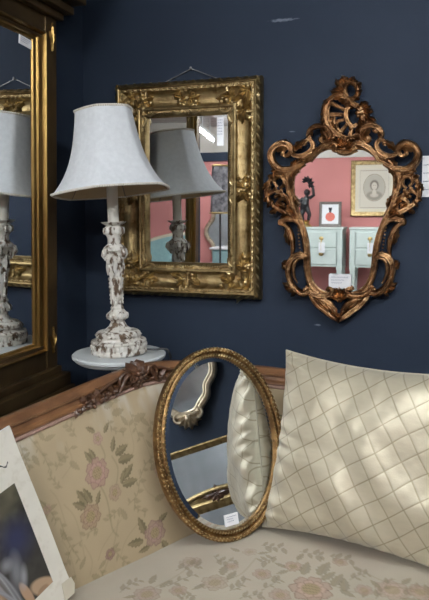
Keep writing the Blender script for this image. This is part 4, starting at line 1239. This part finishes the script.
Pp = B1+X[..., None]*Lv+Yp[..., None]*Ev+card_warp(X, Yp)[..., None]*Pn
grid_obj('printed_sheet', Pp, c, M['print_paper'], pt)
m = MB()
m.prism([(0, 0), (pw, 0), (pw, eh), (0, eh)], lambda x, y, h: Vector(B1+Lv*x+Ev*y+Pn*h), -.0035, -.0006)
m.build('backing_card', M['paper'], pt, smooth=0)
m = MB()                                               # dog-eared protecting corner
m.prism([(-.006, .012), (-.003, .030), (.026, .034), (.034, -.002), (.004, -.004)], lambda x, y, h: Vector(B1+Lv*x+Ev*y+Pn*h), .0052, .0062)
m.build('corner_patch', M['card_cream'], pt, smooth=0)


# ------------------------------------------------------------------ price tags
def price_tag(fn, w, h, label, lines=3, ink=True, group=None):
    """fn(x, y, h) maps the card (centre origin) to the place it is stuck"""
    m = MB(); m.prism([(-w/2, -h/2), (w/2, -h/2), (w/2, h/2), (-w/2, h/2)], fn, -.0006, .0014)
    o = m.build('price_tag', M['paper'], smooth=0); tag(o, label, 'price tag', group)
    m = MB(); rd = random.Random(int(w*1e5))
    for k in range(lines):
        y = h*(.28-.2*k); x = -w*.38
        end = w*(.38 if k == 0 else rd.uniform(.0, .3))
        if k == 1: x = -w*.38
        pts = []
        i = 0
        while x < end:
            pts.append(fn(x, y+(min(h*.055, .0025) if i % 2 else -min(h*.04, .002))*rd.uniform(.4, 1), .0016)); x += w*.022; i += 1
        if len(pts) > 2: m.tube(pts, min(h*.014, .0006), 4)
    if m.v: m.build('handwriting', M['ink'], o)
    return o


def wall_tag(x0, y0_, x1, y1_, off, label, n=3):
    a = hit(x0, y0_, (0, off, 0), (0, 1, 0)); b_ = hit(x1, y1_, (0, off, 0), (0, 1, 0))
    cx, cz_ = (a.x+b_.x)/2, (a.z+b_.z)/2
    return price_tag(lambda x, y, h: Vector((cx+x, off-h, cz_+y)), abs(b_.x-a.x), abs(a.z-b_.z), label, n)


wall_tag(328.8, 274, 350.8, 288.6, ROC_Y-.010, 'white handwritten price tag stuck at the foot of the copper gold cartouche mirror')
wall_tag(422.5, 156, 432, 197, .0002, 'white paper price card on the blue wall, cut by the right photo edge', 4)
a = hit(18.2, 33, (TX+.001, 0, 0), (1, 0, 0)); b_ = hit(31.4, 51, (TX+.001, 0, 0), (1, 0, 0))
price_tag(lambda x, y, h: TMX @ Vector((TX+h, (a.y+b_.y)/2+x, (a.z+b_.z)/2+y-.08*x)), abs(b_.y-a.y), abs(a.z-b_.z)*.72, 'white price tag stuck in top corner of tall bronze mirror', 3)
a = hit(231.5, 519.5, OC+ON_*.004, ON_)
price_tag(lambda x, y, h: a+OH*x+OV*y+ON_*h, .040, .028, 'white price tag stuck low on the glass of the oval mirror', 3)
# ------------------------------------------------------------------ the shop behind the camera, seen in the mirrors
def nightstand(x0, x1, y, ztop, label):
    t = thing('nightstand', label, 'nightstand', ((x0+x1)/2, y-.2, 0), 'pair of pale mint nightstands')
    w = x1-x0; zb = ztop-.50
    m = MB(); m.box((x0-.012, y-.42, ztop-.03), (x1+.012, y+.012, ztop)); bez(m.build('top', M['mint'], t, smooth=0), .006)
    m = MB(); m.box((x0, y-.40, zb), (x1, y, ztop-.03)); bez(m.build('body', M['mint'], t, smooth=0), .004)
    for k in range(2):
        za = zb+.03+k*.215
        m = MB(); m.box((x0+.06, y-.005, za), (x1-.06, y+.012, za+.195)); d = bez(m.build('drawer', M['mint'], t, smooth=0), .005)
    cx = (x0+x1)/2
    m = MB()
    for s in (-1, 1): m.blob((cx-.0, y+.018, ztop-.24+s*.10), .030, .010, .024)
    m.tube([(cx, y+.02, ztop-.33), (cx, y+.045, ztop-.29), (cx, y+.045, ztop-.19), (cx, y+.02, ztop-.15)], .008, 8)
    m.build('handle', M['brass'], d)
    for sx in (x0, x1-.075):
        for yy in (y+.006, y-.34):
            m = MB(); m.box((sx, yy-.07, zb-.04), (sx+.075, yy+.006, ztop-.035))
            m.box((sx+.008, yy-.062, zb-.07), (sx+.067, yy, zb-.04)); 
            z0_ = PLATZ; xa, ya = sx+.0375, yy-.03
            m.add([(xa-.034, ya-.034, zb-.07), (xa+.034, ya-.034, zb-.07), (xa+.034, ya+.034, zb-.07), (xa-.034, ya+.034, zb-.07), (xa-.018, ya-.018, z0_), (xa+.018, ya-.018, z0_), (xa+.018, ya+.018, z0_), (xa-.018, ya+.018, z0_)],
                  [(0, 1, 2, 3), (4, 5, 6, 7), (0, 1, 5, 4), (1, 2, 6, 5), (2, 3, 7, 6), (3, 0, 4, 7)])
            m.build('leg', M['mint'], t, smooth=0)
    return cx


NY = 6.1; PLATZ = .24
p0_, p1_ = rear(302, 227, NY), rear(343.2, 227, NY); q0, q1 = rear(350.4, 227, NY), rear(391.5, 227, NY)
zt_ = p0_.z
m = MB(); m.box((p0_.x-.3, -NY-.46, 0), (q1.x+.3, -NY+.08, PLATZ)); m.box((p0_.x-.33, -NY-.48, PLATZ-.03), (q1.x+.33, -NY+.10, PLATZ-.0001))
o = bez(m.build('display_platform', M['white_paint'], smooth=0), .004); tag(o, 'low white display platform carrying the two mint nightstands before pink wall', 'platform')
c1x = nightstand(p0_.x, p1_.x, -NY, zt_, 'pale mint nightstand bearing dark figurine and small framed bottle print')
c2x = nightstand(q0.x, q1.x, -NY, zt_, 'pale mint nightstand under the framed portrait, its top bare')
for x, l in ((c1x, 'white paper tag hanging on the brass handle below the bottle print'), (c2x, 'white paper tag hanging on the brass handle below the portrait')):
    m = MB(); m.box((x-.03, -NY+.048, zt_-.32), (x+.05, -NY+.052, zt_-.19)); tag(m.build('handle_tag', M['paper'], smooth=0), l, 'price tag')

# dark bronze figurine
p = rear(306, 225, NY+.2)
fig = thing('figurine', 'dark cast metal cherub figurine holding up a branch on mint nightstand', 'figurine', (p.x, p.y, zt_))
m = MB(); m.lathe([(.085, 0), (.085, .02), (.06, .035), (.05, .055), (.065, .07), (.04, .085), (.02, .09)], (p.x, p.y, zt_), 20); m.build('plinth', M['brass'], fig)
m = MB(); Vp = lambda x, z, y=0: (p.x+x, p.y+y, zt_+z)
m.tube(spline([Vp(-.03, .085), Vp(-.045, .15, .02), Vp(-.03, .22), Vp(-.02, .27), Vp(0, .33), Vp(.015, .385), Vp(.015, .41)], 4), [.022, .024, .026, .028, .03, .032, .036, .038, .042, .046, .05, .052, .055, .058, .06, .056, .05, .046, .044, .04, .036, .03, .026, .022, .02][:25], 10)
m.tube([Vp(.04, .09), Vp(.06, .16, .03), Vp(.03, .22), Vp(.01, .28)], [.020, .026, .032, .04], 10)
m.blob(Vp(.02, .445), .042, .042, .046, n=12, m=8)
m.tube([Vp(.055, .375), Vp(.11, .41, .02), Vp(.10, .50, .02), Vp(.07, .54, .02)], [.024, .022, .018, .016], 8)
m.tube([Vp(-.03, .37), Vp(-.08, .32, .03), Vp(-.11, .26, .05), Vp(-.10, .22, .06)], [.024, .02, .017, .015], 8)
m.build('body', M['black'], fig, smooth=80)
m = MB(); G2 = lambda x, y, h: Vector((p.x+x, p.y+.04+h, zt_+y))
m.tube([Vp(.06, .50, .03), Vp(.04, .58, .03), Vp(.03, .66, .03)], [.010, .010, .006], 7)
for k in range(7): m.leaf(G2, .04, .54+.01*k, PI/2+(k-3)*.6, .09, .02, 0, .02, 2)
m.build('branch', M['black'], fig, smooth=80)


def wall_picture(name, label, cx, cy, cz_, w, h, fw_, mat_frame, face, parts, lean=0.0):
    t = thing(name, label, 'picture', (cx, cy, cz_-h/2))
    fn = lambda x, y, hh: Vector((cx-x, cy+hh-(y+h/2)*lean, cz_+y))
    m = MB(); m.frame(fn, w, h, [(0, -.01), (0, .012), (fw_*.2, .022), (fw_*.6, .016), (fw_, .010), (fw_, -.01)]); m.build('frame', mat_frame, t, smooth=25)
    m = MB(); m.prism([(-w/2+fw_*.7, -h/2+fw_*.7), (w/2-fw_*.7, -h/2+fw_*.7), (w/2-fw_*.7, h/2-fw_*.7), (-w/2+fw_*.7, h/2-fw_*.7)], fn, -.008, .004); sh = m.build('mount', face, t, smooth=0)
    parts(fn, sh)
    return t


a = rear(320, 202, NY+.25); b_ = rear(341.6, 226.8, NY+.25)
def bottle(fn, sh):
    m = MB(); n = 20
    m.prism([(.062*math.cos(2*PI*i/n), -.035+.058*math.sin(2*PI*i/n)) for i in range(n)], fn, .0045, .006); m.build('printed_bottle', M['red_glass'], sh, smooth=0)
    m = MB(); m.prism([(-.014, .022), (.014, .022), (.014, .05), (.022, .055), (.022, .085), (-.022, .085), (-.022, .055), (-.014, .05)], fn, .0045, .006); m.build('printed_stopper', M['darkink'], sh, smooth=0)
wall_picture('framed_print', 'small grey framed print of round coral bottle standing on mint nightstand', (a.x+b_.x)/2, -NY-.25, zt_+abs(a.z-b_.z)/2+.004, abs(a.x-b_.x), abs(a.z-b_.z), .035, M['grey_frame'], M['paper'], bottle, .08)
a = rear(351.6, 161, 6.57); b_ = rear(398, 216.5, 6.57)
def portrait(fn, sh):
    n = 120; w2, h2 = .20, .26
    X, Y_ = np.meshgrid(np.linspace(-w2, w2, n), np.linspace(-h2, h2, n), indexing='ij')
    c = np.ones(X.shape+(3,))*np.array((.62, .57, .48)); 
    e = np.hypot(X/.13, (Y_-.02)/.165); 
    def ov(cx, cy, rx, ry, col, k=1):
        nonlocal c
        m_ = np.clip((1-np.hypot((X-cx)/rx, (Y_-cy)/ry))/.2, 0, 1)[..., None]*k*(e < 1.0)[..., None]; c = c*(1-m_)+np.array(col)*m_
    c = np.where((e < 1)[..., None], np.array((.46, .42, .35)), c); c = np.where((np.abs(e-1.05) < .03)[..., None], np.array((.30, .26, .2)), c)
    ov(0, .05, .062, .075, (.20, .17, .14)); ov(0, .04, .040, .055, (.60, .54, .45)); ov(-.0, -.10, .12, .085, (.30, .27, .22)); ov(0, -.05, .03, .05, (.58, .52, .43)); ov(0, -.08, .06, .03, (.56, .5, .42), .8)
    for cx in (-.014, .014): ov(cx, .05, .008, .005, (.2, .16, .12))
    ov(0, .015, .012, .004, (.32, .2, .16))
    line = ((np.abs(np.abs(X)-.18) < .003)*(np.abs(Y_) < .24)+(np.abs(np.abs(Y_)-.24) < .003)*(np.abs(X) < .18)) > 0
    c = np.where(line[..., None], np.array((.35, .3, .24)), c)
    P = np.array([[tuple(fn(-x, y-.01, .0052)) for x, y in zip(r1, r2)] for r1, r2 in zip(X, Y_)])
    grid_obj('engraving', P, c, M['sketch_paper'], sh)
wall_picture('framed_portrait', 'gold framed oval portrait print hung on pink wall above the nightstand', (a.x+b_.x)/2, -6.58, (a.z+b_.z)/2, abs(a.x-b_.x), abs(a.z-b_.z), .06, M['gold'], M['card_cream'], portrait)

# floor lamp with a dark panelled shade, beside the pink wall
fy = 5.3; p = rear(221, 190, fy); s_ = abs(rear(231, 190, fy).x-p.x)
fl_ = thing('floor_lamp', 'dark floor lamp with black patterned panel shade near pink wall', 'lamp', (p.x, p.y, 0))
zt2, zb2 = rear(221, 166, fy).z, rear(221, 213, fy).z
m = MB(); m.lathe([(s_*.82, zt2), (s_*1.0, zb2)], (p.x, p.y, 0), 6, caps=False); sh = m.build('lamp_shade', M['black_shade'], fl_, smooth=0)
for zz, rr in ((zt2, s_*.83), (zb2, s_*1.02)):
    m = MB(); m.tube([(p.x+rr*math.cos(k*PI/3), p.y+rr*math.sin(k*PI/3), zz) for k in range(6)], .012, 6, closed=True); m.build('shade_rim', M['brass'], sh)
m = MB(); m.lathe([(.012, .03), (.012, zb2+.1)], (p.x, p.y, 0), 12); m.build('pole', M['black'], fl_)
m = MB(); m.lathe([(.14, 0), (.14, .02), (.03, .035), (.02, .06)], (p.x, p.y, 0), 24); m.build('base', M['black'], fl_)

# shaped mirror on the rear wall
p = rear(226, 232, 6.56)
sm = thing('shaped_mirror', 'wavy edged pale gilt mirror on pink wall behind the dark floor lamp', 'mirror', (p.x, -6.59, p.z-.5))
ol = [(math.cos(a)*(.26+.035*math.cos(6*a)), math.sin(a)*(.42+.05*math.cos(6*a))) for a in np.linspace(0, 2*PI, 90, endpoint=False)]
m = MB(); m.tube([(p.x+x, -6.57, p.z+z) for x, z in ol], .026, 8, closed=True); m.build('frame', M['silver_gilt'], sm)
m = MB(); m.prism(ol, lambda x, y, h: Vector((p.x+x, -6.598+h, p.z+y)), 0, .006); m.build('mirror_glass', M['old_mirror'], sm, smooth=0)
m = MB()
for k in range(5): m.leaf(lambda x, y, h: Vector((p.x+x, -6.565+h, p.z+y)), 0, .44, PI/2+(k-2)*.6, .13, .035, 0, .03, 3)
m.build('crest', M['silver_gilt'], sm)

# teal settee by the rear wall
sx, sy = .95, -6.05
se = thing('settee', 'teal settee with cream painted arched frame against the pink wall', 'sofa', (sx, sy, 0))
m = MB(); m.box((sx-.65, sy-.30, .36), (sx+.65, sy+.33, .47)); bez(m.build('seat', M['teal'], se, smooth=40), .04, 4)
arch = [(-.66, .45)]+[(-.66+1.32*t, .80+.16*math.sin(PI*t)) for t in np.linspace(0, 1, 24)]+[(.66, .45)]
m = MB(); m.prism(arch, lambda x, y, h: Vector((sx+x, sy-.32-h-(y-.45)*.15, y)), 0, .07); bez(m.build('backrest', M['teal'], se, smooth=40), .02, 3)
m = MB(); m.tube([(sx+x, sy-.355-(z-.45)*.15, z) for x, z in arch], .035, 8); m.build('back_frame', M['cream_wood'], se)
for s in (-1, 1):
    m = MB(); m.tube(spline([(sx+s*.66, sy-.33, .66), (sx+s*.69, sy, .67), (sx+s*.69, sy+.22, .64), (sx+s*.68, sy+.25, .55), (sx+s*.64, sy+.26, .36)], 5), .028, 8); m.build('arm', M['cream_wood'], se)
    for yy in (sy-.28, sy+.30):
        m = MB(); m.tube([(sx+s*.61, yy, .37), (sx+s*.62, yy, .2), (sx+s*.62, yy, .015)], [.032, .024, .018], 8); m.build('leg', M['cream_wood'], se)
m = MB(); m.box((sx-.65, sy-.30, .31), (sx+.65, sy+.335, .365)); bez(m.build('seat_rail', M['cream_wood'], se, smooth=0), .01)

# teal painted cabinet beside the floor lamp
p = rear(228, 225, 6.1)
cb = thing('cabinet', 'low teal cabinet with white top below the shaped mirror', 'cabinet', (p.x, -6.3, 0))
m = MB(); m.box((p.x-.22, -6.52, .08), (p.x+.5, -6.12, .84)); bez(m.build('body', M['teal'], cb, smooth=0), .006)
m = MB(); m.box((p.x-.25, -6.54, .84), (p.x+.53, -6.09, .87)); bez(m.build('top', M['paper'], cb, smooth=0), .006)
for k in range(2):
    m = MB(); xa = p.x-.20+k*.345; m.box((xa, -6.125, .12), (xa+.33, -6.10, .81)); d = bez(m.build('door', M['teal'], cb, smooth=0), .006)
    m = MB(); m.blob((xa+(.29 if k == 0 else .04), -6.085, .5), .018); m.build('knob', M['brass'], d)
for dx in (-.19, .47):
    for yy in (-6.48, -6.16):
        m = MB(); m.box((p.x+dx-.025, yy-.025, 0), (p.x+dx+.025, yy+.025, .085)); m.build('foot', M['teal'], cb, smooth=0)

# white sign hung from the ceiling
a = rear(218, 118, 5.0); b_ = rear(224.5, 146, 5.0)
sg = thing('hanging_sign', 'white card sign with grey lettering hung from ceiling, seen in carved rectangular mirror', 'sign', ((a.x+b_.x)/2, -5.0, b_.z))
m = MB(); m.box((a.x, -5.006, b_.z), (b_.x, -4.994, a.z)); m.build('panel', M['paper'], sg, smooth=0)
m = MB()
for k in range(6):
    z = a.z-.03-k*.032; m.tube([(a.x+.008+.007*i, -4.992, z+(.006 if i % 2 else -.004)) for i in range(max(3, int((b_.x-a.x-.014)/.007)))], .0025, 4)
m.build('lettering', M['ink'], sg)
for x in (a.x+.008, b_.x-.008):
    m = MB(); m.tube([(x, -5.0, a.z), (x, -5.0, H)], .0015, 5); m.build('cord', M['wire'], sg)


# ------------------------------------------------------------------ the blue right wall, seen in the oval mirror
def OVR(px, py, X):
    """point of the right wall whose image stands at a photo point in the oval mirror"""
    q = hit(px, py, OC, ON_); d = ray(px, py); r = d-ON_*(2*d.dot(ON_)); return q+r*((X-q.x)/r.x)


RX = 1.6
bc = OVR(190.7, 424, RX-.02); rr_ = OVR(210.5, 390, RX-.02); r2 = OVR(203, 372, RX-.02)
hw2 = abs(rr_.y-bc.y)*1.32
hz0 = bc.z
hm = thing('curved_wall_mirror', 'curved pale gilt mirror hung on right blue wall, reflected in the oval mirror', 'mirror', (RX, bc.y, hz0))
half = [(0, .05), (.22, .055), (.42, .095), (.62, .135), (.70, .19), (.95, .25), (1.0, .33), (.86, .42), (.80, .50), (.86, .58), (.84, .68), (.62, .76), (.30, .80), (0, .82)]
ol = spline([(x*hw2, z) for x, z in half]+[(-x*hw2, z) for x, z in half[-2:0:-1]], 5, True)
m = MB(); m.prism([tuple(p) for p in ol], lambda x, y, h: Vector((RX-.010-h, bc.y+x, hz0+y)), 0, .006); m.build('mirror_glass', M['old_mirror'], hm, smooth=0)
m = MB(); m.tube([(RX-.022, bc.y+p_[0], hz0+p_[1]) for p_ in ol], .024, 8, closed=True); m.tube([(RX-.034, bc.y+p_[0]*.93, hz0+.42+(p_[1]-.42)*.95) for p_ in ol], .012, 8, closed=True)
m.build('frame', M['silver_gilt'], hm)
HF = lambda x, y, h: Vector((RX-.03-h, bc.y+x, hz0+y))
for z, s in ((.05, -1), (.80, 1)):
    m = MB()
    for k in range(7): m.leaf(HF, 0, z, s*PI/2+(k-3)*.5, .085, .024, 0, .025, 2)
    for sx_ in (-1, 1): m.tube([HF(sx_*(.05+.04*math.cos(t)), z+s*(.0+.03*math.sin(t)), .012) for t in np.linspace(3.4, -1.5, 14)], [.014-.007*t for t in np.linspace(0, 1, 14)], 7)
    m.blob(HF(0, z+s*.02, .025), .022)
    m.build('carved_crest', M['silver_gilt'], hm)

ra = OVR(172, 456, RX-.05); rb = OVR(228, 430, RX-.05)
zr = (ra.z+rb.z)/2
ya, yb = ra.y-.35, rb.y+.45
lm = thing('overmantel_mirror', 'wide gold framed mirror hung low on blue right wall, reflected in the oval mirror', 'mirror', (RX, (ya+yb)/2, .25))
fn = lambda x, y, h: Vector((RX-.012-h, (ya+yb)/2+x, (zr+.25)/2+y))
m = MB(); m.frame(fn, yb-ya, zr-.25, [(0, 0), (0, .02), (.010, .028), (.020, .022), (.032, .018), (.040, .008), (.040, 0)]); m.build('frame', M['gold'], lm, smooth=25)
m = MB(); w_, h_ = (yb-ya)/2-.035, (zr-.25)/2-.035; m.prism([(-w_, -h_), (w_, -h_), (w_, h_), (-w_, h_)], fn, .004, .010); m.build('mirror_glass', M['old_mirror'], lm, smooth=0)

cx_ = RX-.16
pk = OVR(216, 489, cx_); el = OVR(188, 507, cx_); e2 = OVR(222, 500, cx_)
pm = thing('pediment_mirror', 'gold mirror with arched pediment standing before the wide gold mirror', 'mirror', (cx_, pk.y, 0))
hwp = abs(pk.y-el.y)+.02; zs = el.z
pf = lambda x, y, h: Vector((cx_-h, pk.y+x, y))
m = MB(); m.frame(lambda x, y, h: pf(x, y+(zs+.03)/2, h), hwp*2, zs-.03, [(0, 0), (0, .02), (.015, .03), (.04, .022), (.055, .012), (.055, 0)]); m.build('frame', M['gold'], pm, smooth=25)
m = MB(); m.prism([(-hwp+.05, .08), (hwp-.05, .08), (hwp-.05, zs-.05), (-hwp+.05, zs-.05)], pf, .002, .008); m.build('mirror_glass', M['old_mirror'], pm, smooth=0)
ar = [(-hwp, zs)]+[(-hwp+2*hwp*t, zs+.02+(pk.z-zs-.02)*math.sin(PI*t)**.9) for t in np.linspace(0, 1, 21)]+[(hwp, zs)]
m = MB(); m.prism(ar, pf, 0, .022); m.build('pediment', M['gold'], pm, smooth=25)
m = MB(); m.tube([pf(x, y, .022) for x, y in ar[1:-1]], .014, 8); m.build('pediment_moulding', M['gold_relief'], pm)
m = MB()
for k in range(8): m.leaf(pf, 0, zs+(pk.z-zs)*.45, k*PI/4, .09 if k % 4 == 0 else .05, .02, .020, .012, 2)
m.build('pediment_ornament', M['walnut_dark'], pm)

# ------------------------------------------------------------------ light and view
w = bpy.data.worlds.new('world'); scene.world = w; w.use_nodes = True
w.node_tree.nodes['Background'].inputs[0].default_value = (.75, .85, 1, 1); w.node_tree.nodes['Background'].inputs[1].default_value = .08
scene.view_settings.view_transform = 'Standard'; scene.view_settings.look = 'None'
scene.view_settings.exposure = EXPO; scene.view_settings.gamma = 1; scene.view_settings.use_curve_mapping = False
scene.cycles.use_denoising = True
scene.cycles.max_bounces = 10; scene.cycles.glossy_bounces = 6; scene.cycles.diffuse_bounces = 4
scene.cycles.sample_clamp_indirect = 4
